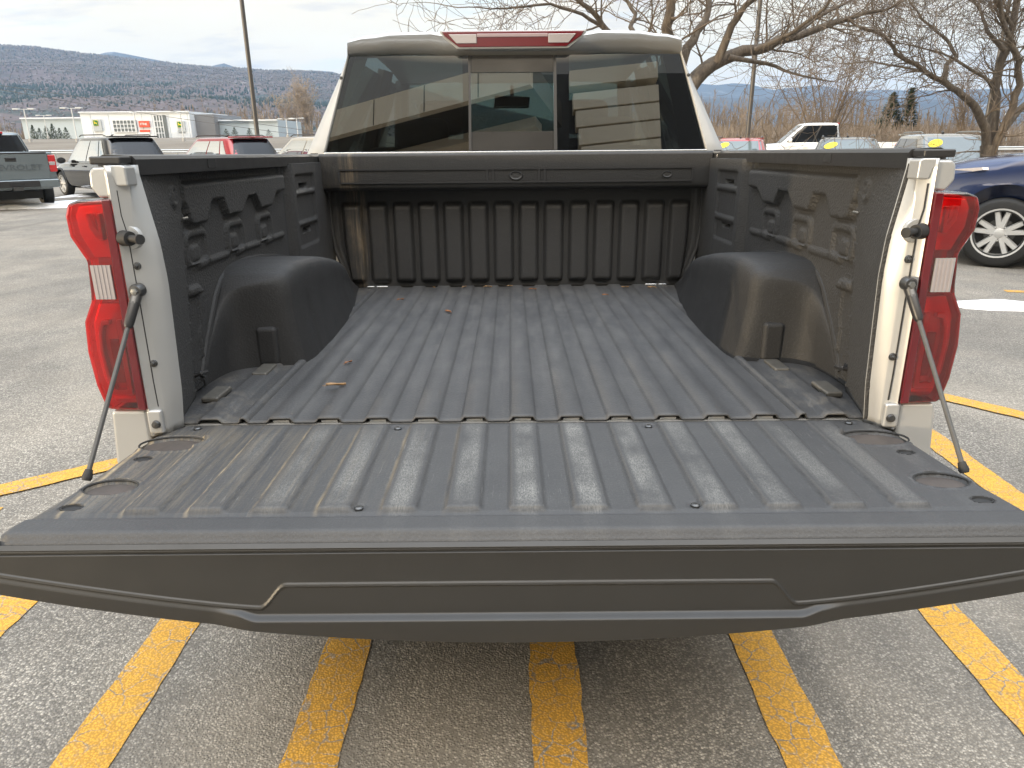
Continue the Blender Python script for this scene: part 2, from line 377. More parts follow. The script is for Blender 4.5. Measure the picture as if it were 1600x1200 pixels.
# side walls, with their pressed relief
INNER = [(.87, .798), (.953, .790), (1.074, .786), (1.204, .782), (1.287, .786), (1.354, .796), (1.43, .807)]
YB = [(.87, .19), (.957, .205), (1.213, .245), (1.424, .282)]
ZIG = [(.29, 1.350), (.311, 1.300), (.41, 1.295), (.456, 1.350), (.537, 1.350), (.565, 1.303), (.674, 1.300), (.74, 1.347), (.81, 1.345), (.845, 1.303), (.954, 1.300), (1.02, 1.343), (1.16, 1.346)]
def rbox(u, v, hw, hh, r):
    qx, qy = abs(u) - hw + r, abs(v) - hh + r
    return min(max(qx, qy), 0) + sqrt(max(qx, 0) ** 2 + max(qy, 0) ** 2) - r
def bead(d, w): return 1 - sst(w * .45, w, abs(d))
def wall_x(y, z):
    inn, yb = lerp_tab(INNER, z), lerp_tab(YB, z)
    if y < yb:
        x = inn + .004 + (.842 - inn) * (y / yb) ** .9
        d = sqrt((y - .213) ** 2 + (z - 1.375) ** 2)
        x -= .006 * bead(d - .021, .008) + .004 * (1 - sst(.008, .012, d))
        return x
    x = .842 + .020 * sst(0, .012, y - yb)
    if 1.12 < y:   # pillar by the cab
        t = sst(1.15, 1.18, y)
        x = x + (.830 - x) * t
        if y > 1.20:
            for zc, hh in ((1.365, .030), (1.27, .050), (1.165, .040)):
                x += .010 * (1 - sst(-.003, .003, rbox(y - 1.345, z - zc, .13, hh, .01)))
            for zc in (1.352, 1.185):
                x += .028 * (1 - sst(-.002, .002, rbox(y - 1.34, z - zc, .055, .008, .006)))
        x += .012 * sst(1.50, 1.53, y)
        return x
    # upper stamped panel with a stepped lower edge
    zz_ = lerp_tab(ZIG, y) if .285 < y < 1.16 else 9
    if z > 1.10: x -= .020 * sst(-.003, .003, z - zz_) * sst(1.405, 1.395, z) * 1.0
    if z > 1.395 and y > .30: x += .008 * sst(1.396, 1.403, z)
    # three framed squares joined by a bead
    for yc in (.35, .63, .90):
        d = rbox(y - yc, z - 1.232, .062, .042, .022)
        if z > 1.195 or y > yc: x -= .010 * bead(d, .013)
        d2 = rbox(y - yc + .01, z - 1.222, .026, .019, .008)
        x -= .007 * (1 - sst(-.003, .003, d2))
    for y0, y1 in ((.41, .565), (.69, .84), (.96, 1.10)):
        if y0 < y < y1: x -= .008 * bead(z - 1.19, .011)
    # small pressing above the wheel house and a drain step low down
    if .27 < y < .41 and .95 < z < 1.13:
        x -= .006 * bead(y - (.30 + .02 * sst(1.0, 1.05, z)), .008)
    x -= .014 * (1 - sst(-.003, .003, rbox(y - .30, z - 1.13, .03, .011, .006)))
    return x
def side_wall(s):
    zs = frange(FZ, 1.436, 118)
    yy = frange(.0, 1.79, 250)
    b = MB()
    rows = []
    for z in zs:
        inn = lerp_tab(INNER, z)
        r = [(s * (inn + .010), -.012, z), (s * (inn + .001), -.006, z)]
        r += [(s * wall_x(y, z), y, z) for y in yy]
        rows.append(r)
    rows.append([(s * max(.868, abs(x)), y, 1.4375) for x, y, z in rows[-1]])
    b.grid(rows)
    return b.build('bed_side_wall', LINER, truck, smooth=True, solid=-.004 if s > 0 else .004, ang=70)
side_wall(-1); side_wall(1)
for s in (-1, 1):
    # tie-down loop on the wall and little hooks
    b = MB(); b.tube([(s * .858, .25, 1.315), (s * .838, .25, 1.318), (s * .838, .275, 1.318), (s * .858, .275, 1.315)], .0035, 6)
    b.build('tie_hook', STEEL, truck, smooth=True)
    b = MB(); b.tube([(s * .850, .20, .925), (s * .832, .20, .93), (s * .828, .235, .925), (s * .85, .25, .915)], .006, 6)
    b.build('tie_hook', BLACKP, truck, smooth=True)
# wheel houses
WH_TOP = [(.285, .888), (.34, .962), (.40, 1.03), (.445, 1.082), (.47, 1.112), (.50, 1.140), (.54, 1.156), (.60, 1.162), (.72, 1.158), (.85, 1.144), (1.0, 1.122), (1.15, 1.094), (1.3, 1.060), (1.45, 1.015), (1.6, .955), (1.75, .88)]
WH_IN = [(.285, .859), (.36, .853), (.42, .842), (.452, .825), (.466, .795), (.472, .760), (.478, .715), (.488, .688), (.510, .670), (.56, .661), (.60, .659), (.80, .658), (1.2, .675), (1.75, .765)]
def smooth_tab(tab, y):
    return sum(lerp_tab(tab, y + d) for d in (-.006, -.003, 0, .003, .006)) / 5
def wheelhouse(s):
    b = MB(); rows = []
    ys_ = frange(.285, .445, 20) + frange(.45, .53, 40) + frange(.54, .70, 14) + frange(.72, 1.75, 32)
    for y in ys_:
        fall = 1
        top = FZ + (smooth_tab(WH_TOP, y) - FZ) * fall; xin = smooth_tab(WH_IN, y); r = []
        m = 30; ex = .18 + .26 * sst(.475, .40, y)
        for j in range(m + 1):
            a = (pi / 2) * j / m
            cxp = abs(cos(a)) ** ex; czp = abs(sin(a)) ** ex
            z = FZ - .004 + (top - FZ + .004) * czp
            flare = .026 * (1 - sst(FZ, FZ + .06, z)) * sst(.40, .48, y)
            x = .866 - (.866 - xin) * cxp - flare
            if .58 < y < .70: x += .006 * (1 - sst(-.004, .004, rbox(y - .640, z - .985, .018, .060, .012)))
            r.append((s * x, y, z))
        rows.append(r)
    b.grid(rows)
    return b.build('wheel_house', LINER_WH, truck, smooth=True, ang=75)
wheelhouse(-1); wheelhouse(1)
for s in (-1, 1):   # pressed lip where the wheel house meets the wall, and the step on its rear face
    b = MB(); b.tube([(s * .861, y - .012, z + .012) for y, z in [(.285, .888), (.34, .962), (.40, 1.03), (.445, 1.08), (.49, 1.112), (.54, 1.130), (.613, 1.140), (.72, 1.142), (.85, 1.132), (1.0, 1.112), (1.1, 1.095)]], [.009] * 11, 8)
    b.build('wheel_house_lip', LINER_WH, truck, smooth=True)
    MB().box(.712 if s > 0 else -.775, .775 if s > 0 else -.712, .462, .52, .872, .990).build('wheel_house_step', LINER_WH, truck, bevel=.014, seg=3)
# front wall
def fw_y(x, z):
    d = abs(x / .1145 - .5 - math.floor(x / .1145)) * .1145
    lo = sst(.897, .912, z); hi = sst(1.262, 1.232, z)
    ribm = lo * hi * (1 - sst(.785, .80, abs(x)))
    y = 1.775 - .030 * (1 - sst(.030, .045, d)) * ribm
    if abs(x) > .80: y -= .014 * sst(.80, .815, abs(x))
    ed = {0: 0}
    return y
xs2 = frange(-.846, .846, 296); zs2 = frange(FZ, 1.325, 60)
b = MB(); b.grid([[(x * (1 - .075 * sst(.74, .846, abs(x)) * (1 - sst(.87, 1.10, z))), fw_y(x, z), z) for x in xs2] for z in zs2])
b.build('front_wall', LINER_WALL, truck, smooth=True, solid=.004, ang=70)
for s in (-1, 1):
    b = MB(); b.tube([(s * .842, 1.752, 1.32), (s * .842, 1.752, 1.15), (s * .832, 1.752, 1.05), (s * .780, 1.748, .905), (s * .76, 1.745, .885)], .009, 8)
    b.build('wall_edge_bead', LINER_WALL, truck, smooth=True)
    MB().box(min(s * .70, s * .60), max(s * .70, s * .60), 1.742, 1.772, FZ, FZ + .012).build('drain_plate', CHROME, truck, bevel=.003)
# header box across the front wall
hp = [(1.665, 1.470), (1.656, 1.462), (1.655, 1.345), (1.662, 1.325), (1.68, 1.314), (1.715, 1.314), (1.78, 1.32), (1.84, 1.33), (1.84, 1.470)]
b = MB(); b.prism(hp, 'x', -.852, .852)
hd = b.build('header_panel', LINER_WALL, truck, smooth=True, bevel=.006, seg=3)
b = MB()  # dark strips laid on the header, standing in for its groove shading
b.box(-.765, .765, 1.6500, 1.6545, 1.400, 1.406); b.box(-.765, .765, 1.6500, 1.6545, 1.345, 1.351)
for x in (-.765, -.125, -.10, .10, .125, .765): b.box(x - .004, x + .004, 1.6500, 1.6545, 1.351, 1.400)
b.build('header_groove_shade', DARKIN, hd)
for x, wv in ((-.0, .027), (.655, .020)):
    b = MB(); rows = [[(x + (wv * k) * cos(2 * pi * j / 20), 1.6545 - d, 1.375 + .62 * wv * k * sin(2 * pi * j / 20)) for j in range(20)] for k, d in ((1.15, 0), (1.0, .006), (.8, .004), (.7, .002), (.0, .002))]
    b.grid(rows, True); b.build('header_plug', LINER_WALL, hd, smooth=True)
MB().box(-.86, .86, 1.80, 1.862, 1.468, 1.476).build('window_sill_strip', CHROME, truck, bevel=.002)

# rails
for s in (-1, 1):
    b = MB(); rings = []
    for y in frange(.0, 1.86, 12):
        xi = .806 + (.856 - .806) * min(1, y / 1.75)
        dz = .003 * sst(.15, .0, y)
        rings.append([(s * p, y, z) for p, z in ((xi, 1.428), (xi, 1.460), (xi + .006, 1.467), (.872, 1.470), (.884, 1.464), (.886, 1.447), (.872, 1.445), (xi + .026, 1.445), (xi + .020, 1.428))])
    b.loft(rings)
    r = b.build('rail_cap', BLACKP, truck, smooth=True, bevel=.0025, ang=35)
    MB().box(s * .842 - .012, s * .842 + .012, 1.55, 1.58, 1.4695, 1.473).build('rail_plug', DARKIN, r)
    xi = .806 + .05 * .42 / 1.75
    MB().box(min(s * (xi - .002), s * xi), max(s * (xi - .002), s * xi), .395, .445, 1.436, 1.458).build('rail_plug', DARKIN, r)
    if s > 0: MB().box(.851, .853, 1.60, 1.618, 1.442, 1.456).build('rail_clip', CHROME, r, bevel=.001)

# jambs of the tailgate opening
for s in (-1, 1):
    b = MB(); rows = []
    for z in frange(.862, 1.449, 30):
        e = lerp_tab(INNER, z) - .002
        rows.append([(s * x, y, z) for x, y in ((.846, .02), (.844, -.052), (.839, -.056), (.834, -.050), (.815, -.040), (.811, -.037), (e + .013, -.022), (e + .004, -.010), (e, -.001), (e + .004, .004))])
    b.grid(rows)
    j = b.build('tailgate_jamb', SILVER, truck, smooth=True, solid=.003 if s > 0 else -.003, ang=50)
    # lock plate at the top, seam, screws, buffer stop
    pl = [(.803, 1.408), (.828, 1.408), (.834, 1.428), (.842, 1.436), (.842, 1.4495), (.812, 1.4495), (.804, 1.446)]
    MB().prism([(s * x, z) for x, z in pl], 'y', -.0525, -.010).build('lock_plate', SILVER, j, bevel=.004)
    b = MB(); b.tube([(s * .829, -.0495, 1.40), (s * .829, -.0495, 1.35), (s * .824, -.0470, 1.31), (s * .823, -.0468, 1.15), (s * .823, -.0468, .99), (s * .822, -.0462, .93)], .0016, 6); b.build('panel_seam', DARKIN, j)
    b = MB(); b.lathe([(.0, -.047), (.0235, -.046), (.026, -.040), (.026, -.036)], (s * .823, 0, 1.304), 'y', 20); b.build('stop_washer', SILVER, j, smooth=True)
    b = MB(); b.tube([(s * .832, -.050, 1.304), (s * .812, -.062, 1.304)], [.0165, .0145], 16); b.tube([(s * .812, -.062, 1.304), (s * .789, -.075, 1.304)], [.0075, .0075], 12)
    b.tube([(s * .789, -.075, 1.304), (s * .783, -.079, 1.304)], [.0105, .0105], 12)
    b.build('buffer_stop', RUBBER, j, smooth=True, ang=50)
    for z in (1.245, 1.03):
        b = MB(); b.lathe([(0, -.052), (.004, -.0505), (.005, -.047), (.008, -.046), (.009, -.042)], (s * .818, 0, z), 'y', 14); b.build('jamb_screw', DARKSTEEL, j, smooth=True)
    # hinge bracket at the bottom
    MB().box(min(s * .812, s * .846), max(s * .812, s * .846), -.060, -.045, .868, .925).build('hinge_bracket', SILVER, j, bevel=.006)
    b = MB(); b.lathe([(0, -.068), (.008, -.067), (.010, -.060)], (s * .826, 0, .892), 'y', 12); b.build('jamb_screw', DARKSTEEL, j, smooth=True)

# quarter panels
for s in (-1, 1):
    up = [(.838, 1.386), (.868, 1.384), (.884, 1.406), (.882, 1.436), (.872, 1.4465), (.838, 1.4465)]
    MB().prism([(s * x, z) for x, z in up], 'y', -.050, .004).build('upper_quarter_panel', SILVER, truck, bevel=.009, seg=4)
    MB().prism([(s * max(.873, x), z) for x, z in up[1:-1]] , 'y', .004, 1.82).build('upper_quarter_panel', SILVER, truck)
    MB().box(min(s * .813, s * .878), max(s * .813, s * .878), -.047, .0, 1.4505, 1.4665).build('rail_end_cap', BLACKP, truck, bevel=.004)
    lo = [(.846, .924), (.928, .924), (.938, .80), (.934, .62), (.90, .55), (.846, .55)]
    MB().prism([(s * x, z) for x, z in lo], 'y', -.054, .105).build('lower_quarter_panel', SILVER, truck, bevel=.010, seg=3)
    md = [(.872, 1.384), (.915, 1.37), (.940, 1.32), (.945, .93), (.940, .70), (.92, .52), (.872, .52)]
    o = MB().prism([(s * x, z) for x, z in md], 'y', .105, 1.82).build('bedside_panel', SILVER, truck)
    cut(o, [MB().prism([(1.02 + .47 * cos(2 * pi * k / 40), .42 + .47 * sin(2 * pi * k / 40)) for k in range(40)], 'x', s * .9 - .3, s * .9 + .3)])
    o.data.polygons.foreach_set('use_smooth', [False] * len(o.data.polygons))

# tail lamps
LENS_SHELL = glass_mat('red_lamp_shell', (.88, .022, .024), .05, 0.0)
LAMP_IN = pm('lamp_reflector', (.80, .74, .70), .22, .4, .04, 30)
LAMP_DK = pm('lamp_bezel_dark', (.40, .13, .13), .3, .1, .1, 20)
TL = [(.840, 1.384), (.842, .925), (.926, .928), (.934, .942), (.944, .985), (.949, 1.06), (.943, 1.128), (.921, 1.172), (.918, 1.19), (.913, 1.258), (.938, 1.308), (.940, 1.35), (.931, 1.374), (.909, 1.382)]
def inset(poly, d):
    c = Vector((sum(p[0] for p in poly) / len(poly), sum(p[1] for p in poly) / len(poly)))
    o = []
    n = len(poly)
    for i in range(n):
        p0, p1, p2 = Vector(poly[i - 1]), Vector(poly[i]), Vector(poly[(i + 1) % n])
        e1, e2 = (p1 - p0).normalized(), (p2 - p1).normalized()
        n1, n2 = Vector((-e1.y, e1.x)), Vector((-e2.y, e2.x))
        nn = (n1 + n2); nn = nn.normalized() if nn.length > 1e-6 else n1
        k = d / max(.35, nn.dot(n1)); o.append(tuple(p1 + nn * k))
    return o
for s in (-1, 1):
    tl = empty('tail_lamp', (0, 0, 0)); tl.parent = truck
    P_ = lambda pts: [(s * x, z) for x, z in pts]
    MB().prism(P_(inset(TL, .006)), 'y', -.030, .10).build('lamp_housing', LAMP_DK, tl, bevel=.003)
    # reflectors behind the red shell: upper block, stepped mid, lower loop
    upb = [(.866, 1.372), (.868, 1.262), (.906, 1.262), (.928, 1.312), (.930, 1.350), (.920, 1.368)]
    MB().prism(P_(upb), 'y', -.040, -.028).build('reflector', LAMP_IN, tl, bevel=.003)
    MB().prism(P_([(.872, 1.355), (.874, 1.30), (.884, 1.30), (.90, 1.325), (.902, 1.355), (.893, 1.355), (.889, 1.33), (.881, 1.318), (.881, 1.355)]), 'y', -.052, -.039).build('light_guide', pm('light_guide', (.85, .78, .75), .2, 0, .05, 5), tl, bevel=.002)
    lob = [(.862, 1.165), (.864, .945), (.922, .945), (.936, 1.0), (.940, 1.06), (.935, 1.122), (.915, 1.165)]
    MB().prism(P_(lob), 'y', -.040, -.028).build('reflector', LAMP_IN, tl, bevel=.003)
    MB().prism(P_([(.868, 1.130), (.870, .958), (.915, .958), (.924, 1.0), (.928, 1.06), (.924, 1.10), (.912, 1.130), (.895, 1.130), (.895, 1.120), (.908, 1.118), (.915, 1.095), (.918, 1.06), (.914, 1.005), (.907, .972), (.882, .972), (.880, 1.13)]), 'y', -.052, -.039).build('light_guide', _mc['light_guide'], tl, bevel=.002)
    MB().prism(P_([(.884, 1.085), (.885, .985), (.901, .985), (.906, 1.01), (.906, 1.085)]), 'y', -.045, -.039).build('reflector', LAMP_DK, tl, bevel=.002)
    MB().prism(P_(TL), 'y', -.062, .104).build('lens', LENS_SHELL, tl, bevel=.007, seg=3)
    # clear reversing lens, fluted, in the waist
    fl = MB()
    for k in range(10):
        x0 = .864 + k * .0042
        fl.prism(P_([(x0, 1.178), (x0 + .0040, 1.178), (x0 + .0040 - .0002, 1.250), (x0 - .0002, 1.250)]), 'y', -.0650 + .0013 * (k % 2), -.058)
    fl.build('reversing_lens', CLEARLENS, tl)
    MB().prism(P_([(.840, 1.383), (.8415, .926), (.860, .927), (.858, 1.382)]), 'y', -.0640, -.058).build('lamp_edge', pm('maroon_lens', (.10, .004, .008), .12, 0, .1, 6, coat=1), tl, bevel=.0025)

# ------------------------------------------------------------------ the lowered tailgate
GE = [(-.512, .880), (-.50, .884), (-.476, .884), (-.304, .856), (-.114, .843), (-.05, .833), (-.03, .822), (.02, .783)]
def gz(x, y):
    z = .863; a = abs(x)
    if a < .76:
        d = abs(x / .114 - round(x / .114)) * .114
        if abs(round(x / .114)) <= 6: z += .009 * (1 - sst(.0285, .0345, d)) * sst(-.429, -.421, y) * sst(-.008, -.022, y)
    for cx_, cy_, rx, ry, dp in ((.772, -.105, .073, .043, .010), (.795, -.32, .051, .035, .010), (.800, -.184, .018, .012, .016), (.823, -.400, .021, .013, .016)):
        u = sqrt(((a - cx_) / rx) ** 2 + ((y - cy_) / ry) ** 2)
        z -= dp * (1 - sst(.94, 1.0, u)) - (.0025 * bead(u - 1.08, .08) if dp < .011 else 0)
    for cx_, cy_ in ((.758, -.012), (.29, -.022), (.302, -.410)):
        u = sqrt((a - cx_) ** 2 + (y - cy_) ** 2); z -= .004 * (1 - sst(.012, .015, u)) - .003 * (1 - sst(.006, .008, u))
    z += .006 * sst(-.442, -.456, y) - .016 * sst(-.492, -.512, y) ** 2 - .004 * bead(y + .438, .012)
    return z
gate = empty('tailgate'); gate.parent = truck
rows = []
for y in frange(-.512, .016, 150):
    e = lerp_tab(GE, y)
    r = [(-e - .003, y, .842), (-e - .001, y, .856)]
    r += [(u * e, y, gz(u * e, y) - .006 * sst(.985, 1.0, abs(u))) for u in frange(-1, 1, 400)]
    r += [(e + .001, y, .856), (e + .003, y, .842)]
    rows.append(r)
rows.insert(0, [(x, -.513, z - .016) for x, y, z in rows[0]])
b = MB(); b.grid(rows); gl = b.build('gate_liner', LINER_GATE, gate, smooth=True, ang=70)
for s in (-1, 1):
    for cx_, cy_ in ((.758, -.012), (.29, -.022), (.302, -.410)):
        b = MB(); b.lathe([(0, .004), (.006, .0038), (.0085, .0015), (.0085, -.003)], (s * cx_, cy_, .862), 'z', 16); b.box(s * cx_ - .004, s * cx_ + .004, cy_ - .0008, cy_ + .0008, .8655, .8668)
        b.build('gate_screw', DARKSTEEL, gate, smooth=True)
for s in (-1, 1):
    for cx_, cy_, rx, ry in ((.772, -.105, .073, .043), (.795, -.32, .051, .035)):
        b = MB(); b.grid([[(s * cx_ + k_ * rx * .9 * cos(2 * pi * k / 32), cy_ + k_ * ry * .9 * sin(2 * pi * k / 32), .8545) for k in range(32)] for k_ in (1, .5, .0)], True); b.build('cup_floor', pm('dusty_cup', (.060, .050, .044), .6, 0, .4, 30), gate)
        MB().tube([(s * cx_ + rx * cos(2 * pi * k / 36), cy_ + ry * sin(2 * pi * k / 36), .8620) for k in range(37)], .0022, 6, cap=False).build('cup_shade_ring', RUBBER, gate, smooth=True)  # dark ring added to draw the shaded edge of the cup
    for cx_, cy_, rx, ry in ((.800, -.184, .015, .010), (.823, -.400, .018, .011)):
        b = MB(); b.grid([[(s * cx_ + k_ * rx * cos(2 * pi * k / 24), cy_ + k_ * ry * sin(2 * pi * k / 24), z_) for k in range(24)] for k_, z_ in ((1.12, .8622), (1.0, .8632), (.9, .8600), (0, .8590))], True); b.build('drain_hole_shade', RUBBER, gate, smooth=True)  # dark disc set in the hole in place of its inner shade
def cap_pt(x, t):
    """t: 0 top inner edge .. 1 bottom lip"""
    a = abs(x); zb = .682 + .092 * (a / .9) ** 2.0; zt = .853
    z = zt + (zb - zt) * t
    y = -.522 - .012 * (1 - (a / .95) ** 2) * sst(.05, .9, t) - .006 * t
    y += .0095 * max(0, (z - .8435) / .0095) - .002             # chamfered top edge
    y += .004 * bead(z - .8415, .0055)                   # groove under the top band
    if z < .842: y += .004
    zc = .782 if a < .405 else .782 - .040 * sst(.405, .452, a)
    if a > .452: zc = .742 + .062 * ((a - .452) / .43) ** 1.25
    y += -.0012 * sst(zc + .003, zc - .003, z) - .0022 * bead(z - zc, .0042)
    pass
    zs_ = .742 + .062 * max(0, (a - .452) / .43) ** 1.25
    zl = .727 + (zs_ - .008 - .727) * sst(.452, .490, a)
    P = .0125 * (1 - .72 * sst(.456, .54, a))
    y -= P * sst(zl + .0045, zl - .0045, z)
    return (x, y, z)
xs3 = sorted(frange(-.905, .905, 300) + [s * v for s in (-1, 1) for v in frange(.40, .49, 30)])
rows = [[cap_pt(x, t) for x in xs3] for t in frange(0, .13, 40)[:-1] + frange(.13, 1, 120)]
rows.insert(0, [(x, -.5142, .851) for x in xs3]); rows.insert(0, [(x, -.5142, .835) for x in xs3])
rows.append([(x, cap_pt(x, 1)[1] + .012, cap_pt(x, 1)[2] - .004) for x in xs3])
rows.append([(x, -.40, cap_pt(x, 1)[2] + .02) for x in xs3])
b = MB(); b.grid(rows); b.build('gate_top_trim', SATIN, gate, smooth=True, ang=60)
# painted outer skin and the sides of the gate
rows = []
for t in frange(0, 1, 20):
    y = -.40 + .42 * t
    rows.append([(x, y, cap_pt(x, 1)[2] * (1 - t) + .775 * t + .02 * (1 - t)) for x in frange(-.86, .86, 40)])
b = MB(); b.grid(rows); b.build('gate_outer_skin', SILVER, gate, smooth=True)
for s in (-1, 1):
    b = MB(); ed = [(s * (lerp_tab(GE, y) - .008), y) for y in frange(-.50, .0, 24)]
    b.grid([[(x, y, .850) for x, y in ed], [(x, y, .80 - .02 * sst(0, -.5, y)) for x, y in ed]])
    b.build('gate_side', SILVER, gate, smooth=True)

# stay cables
CABLE = pm('stay_cable', (.075, .075, .075), .45, .3, .2, 200, .3, 900)
for s in (-1, 1):
    t_, e_ = Vector((s * .818, -.056, 1.195)), Vector((s * .868, -.272, .862))
    d = (e_ - t_)
    cb = MB().tube([t_ + d * .0, t_ + d * .3, t_ + d * .6, t_ + d * 1.0], .0048, 8).build('stay_cable', CABLE, truck, smooth=True)
    MB().tube([t_ + d * .07, t_ + d * .19, t_ + d * .21], [.011, .010, .007], 10).build('cable_sleeve', BLACKP, cb, smooth=True)
    b = MB(); b.lathe([(0, -.014), (.012, -.013), (.015, -.008), (.015, .008), (0, .008)], t_, 'y', 18)
    b.tube([t_, t_ + d * .08], [.012, .011], 8)
    b.build('cable_eye', DARKSTEEL, cb, smooth=True, ang=50)
    b = MB(); b.lathe([(0, -.02), (.007, -.019), (.008, -.014), (.0, -.014)], t_, 'y', 6); b.build('eye_bolt', STEEL, cb)
    MB().tube([t_ + d * .96, e_, e_ + d.normalized() * .006], [.007, .010, .008], 10).build('cable_foot', RUBBER, cb, smooth=True)

# ------------------------------------------------------------------ cab of the silver pickup
YR = 1.90                         # rear of the cab at the belt
def cab_tab(z):                   # half width of the body and of the rear glass at height z
    return lerp_tab([(1.0, .985), (1.30, .990), (1.47, .975), (1.89, .772), (1.93, .755)], z), lerp_tab([(1.30, .905), (1.47, .880), (1.893, .757)], z)
def yrear(z): return YR + .10 * max(0, (z - 1.47)) / .423
# lower cab and nose, one body shell
def ring(y, wv, zb, zt, k=.86):
    h = [(0, zb), (wv * .80, zb), (wv * .96, zb + .10), (wv, zb + (zt - zb) * .45), (wv * .985, zt - .10), (wv * k, zt), (0, zt + .015)]
    return [(x, y, z) for x, z in h] + [(-x, y, z) for x, z in h[-2:0:-1]]
b = MB(); b.loft([ring(*r) for r in ((1.90, .98, .50, 1.30), (1.92, .985, .46, 1.46), (2.6, .99, .44, 1.46), (3.4, .99, .44, 1.45), (3.95, .985, .46, 1.42), (4.2, .98, .50, 1.38), (5.0, .96, .52, 1.33), (5.45, .92, .52, 1.26), (5.55, .82, .56, 1.10))])
cabb = b.build('cab_body', SILVER, truck, smooth=True, ang=50)
cut(cabb, [MB().prism([(4.72 + .48 * cos(2 * pi * k / 40), .42 + .48 * sin(2 * pi * k / 40)) for k in range(40)], 'x', -1.2, 1.2)])
# rear pillars
for s in (-1, 1):
    rows = []
    for z in frange(1.44, 1.93, 14):
        wo, wg = cab_tab(z); y = yrear(z)
        rows.append([(s * x, yy_, z) for x, yy_ in ((wg, y + .035), (wg + .001, y - .004), (wg + .006, y - .010), ((wg + wo) / 2, y - .006), (wo - .012, y + .010), (wo, y + .040), (wo + .004, y + .16), (wo + .003, y + .30), (wo - .03, y + .30), (wg, y + .05))])
    b = MB(); b.loft(rows); p = b.build('rear_pillar', SILVER, truck, smooth=True, ang=50)
    b = MB(); b.lathe([(0, -.004), (.007, -.003), (.008, .0)], (s * (cab_tab(1.80)[1] + .010), yrear(1.80) - .009, 1.80), 'y', 12); b.build('pillar_plug', DARKSTEEL, p)
# roof with its rear lip
def roof_ring(y, z0, hw, crown):
    r = []
    for u in frange(-1, 1, 24):
        z = z0 + crown * (1 - u * u) - .012 * (max(0, abs(u) - .95) / .05) ** 2
        z += .010 * sst(.42, .50, abs(u)) * sst(.86, .78, abs(u))
        r.append((hw * u, y, z))
    return r
rows = [roof_ring(2.070, 1.893, .750, .000), roof_ring(2.028, 1.895, .764, .002), roof_ring(1.950, 1.946, .752, .010), roof_ring(1.942, 1.955, .748, .012), roof_ring(1.950, 1.966, .744, .014), roof_ring(2.05, 1.978, .745, .018), roof_ring(2.6, 1.985, .750, .020), roof_ring(3.2, 1.97, .755, .022), roof_ring(3.50, 1.93, .745, .016), roof_ring(3.56, 1.90, .74, .010)]
b = MB(); b.grid(rows); roof = b.build('cab_roof', SILVER, truck, smooth=True, ang=45)
# centre high stop lamp
hl = [(-.325, 1.984), (.312, 1.984), (.300, 1.965), (.232, 1.920), (-.250, 1.920), (-.312, 1.965)]
ch = MB().prism(hl, 'y', 1.936, 2.00).build('high_stop_lamp', pm('maroon_lens', (.1, .004, .008)), truck, bevel=.004)
hs = [(-.335, 1.988), (.322, 1.988), (.310, 1.962), (.240, 1.914), (-.258, 1.914), (-.322, 1.962)]
MB().prism(hs, 'y', 1.943, 2.005).build('lamp_surround', SILVER, ch, bevel=.003)
for x0, x1 in ((-.295, -.17), (.15, .275)):
    i = .03 if x0 < 0 else -.03
    MB().prism([(x0, 1.972), (x1, 1.972), (x1 - (0 if x0 < 0 else .035), 1.935), (x0 + (.035 if x0 < 0 else 0), 1.935)], 'y', 1.932, 1.939).build('cargo_lens', CLEARLENS, ch, bevel=.002)
MB().box(-.168, .148, 1.933, 1.938, 1.960, 1.974).build('cargo_lens', pm('smoked_lens', (.34, .26, .27), .15, .2, .1, 30, coat=1), ch, bevel=.002)
# rear glass: three panes in a black surround
GLASS = glass_mat('privacy_glass', (.10, .13, .122), .165, 0.0, (1, .99, .965))
def pane(x0b, x1b, x0t, x1t, zb, zt, off, th):
    q = MB(); v = []
    for o in (off, off + th):
        for x, z in ((x0b, zb), (x1b, zb), (x1t, zt), (x0t, zt)):
            v.append((x, yrear(z) + o, z))
    return q.add(v, [(0, 1, 2, 3), (7, 6, 5, 4), (0, 4, 5, 1), (1, 5, 6, 2), (2, 6, 7, 3), (3, 7, 4, 0)])
rw = empty('rear_window'); rw.parent = truck
wl = lambda z: cab_tab(z)[1]
ZB, ZT = 1.478, 1.893
for side, args in ((-1, (-wl(ZB) + .004, -.206, -wl(ZT) + .004, -.203)), (1, (.181, wl(ZB) - .004, .178, wl(ZT) - .004))):
    x0b, x1b, x0t, x1t = args
    v = [(x0b, yrear(ZB), ZB), (x1b, yrear(ZB), ZB), (x1t, yrear(ZT), ZT), (x0t, yrear(ZT), ZT)]
    MB().add(v, [(0, 1, 2, 3)]).build('window_pane', GLASS, rw)
v = [(-.203, yrear(1.562) + .006, 1.562), (.179, yrear(1.562) + .006, 1.562), (.177, yrear(1.82) + .006, 1.82), (-.201, yrear(1.82) + .006, 1.82)]
MB().add(v, [(0, 1, 2, 3)]).build('sliding_pane', GLASS, rw)
FRIT = pm('black_glass_border', (.032, .031, .030), .12, 0, .1, 3, spec=.7)
pane(-.203, .179, -.202, .178, ZB, 1.562, .001, .008).build('slider_border', FRIT, rw)
pane(-.202, .178, -.201, .177, 1.82, ZT, .001, .008).build('slider_border', FRIT, rw)
pane(-.215, -.203, -.212, -.202, ZB, ZT, -.003, .014).build('slider_bar', BLACKP, rw)
pane(.179, .194, .178, .190, ZB, ZT, -.003, .014).build('slider_bar', BLACKP, rw)
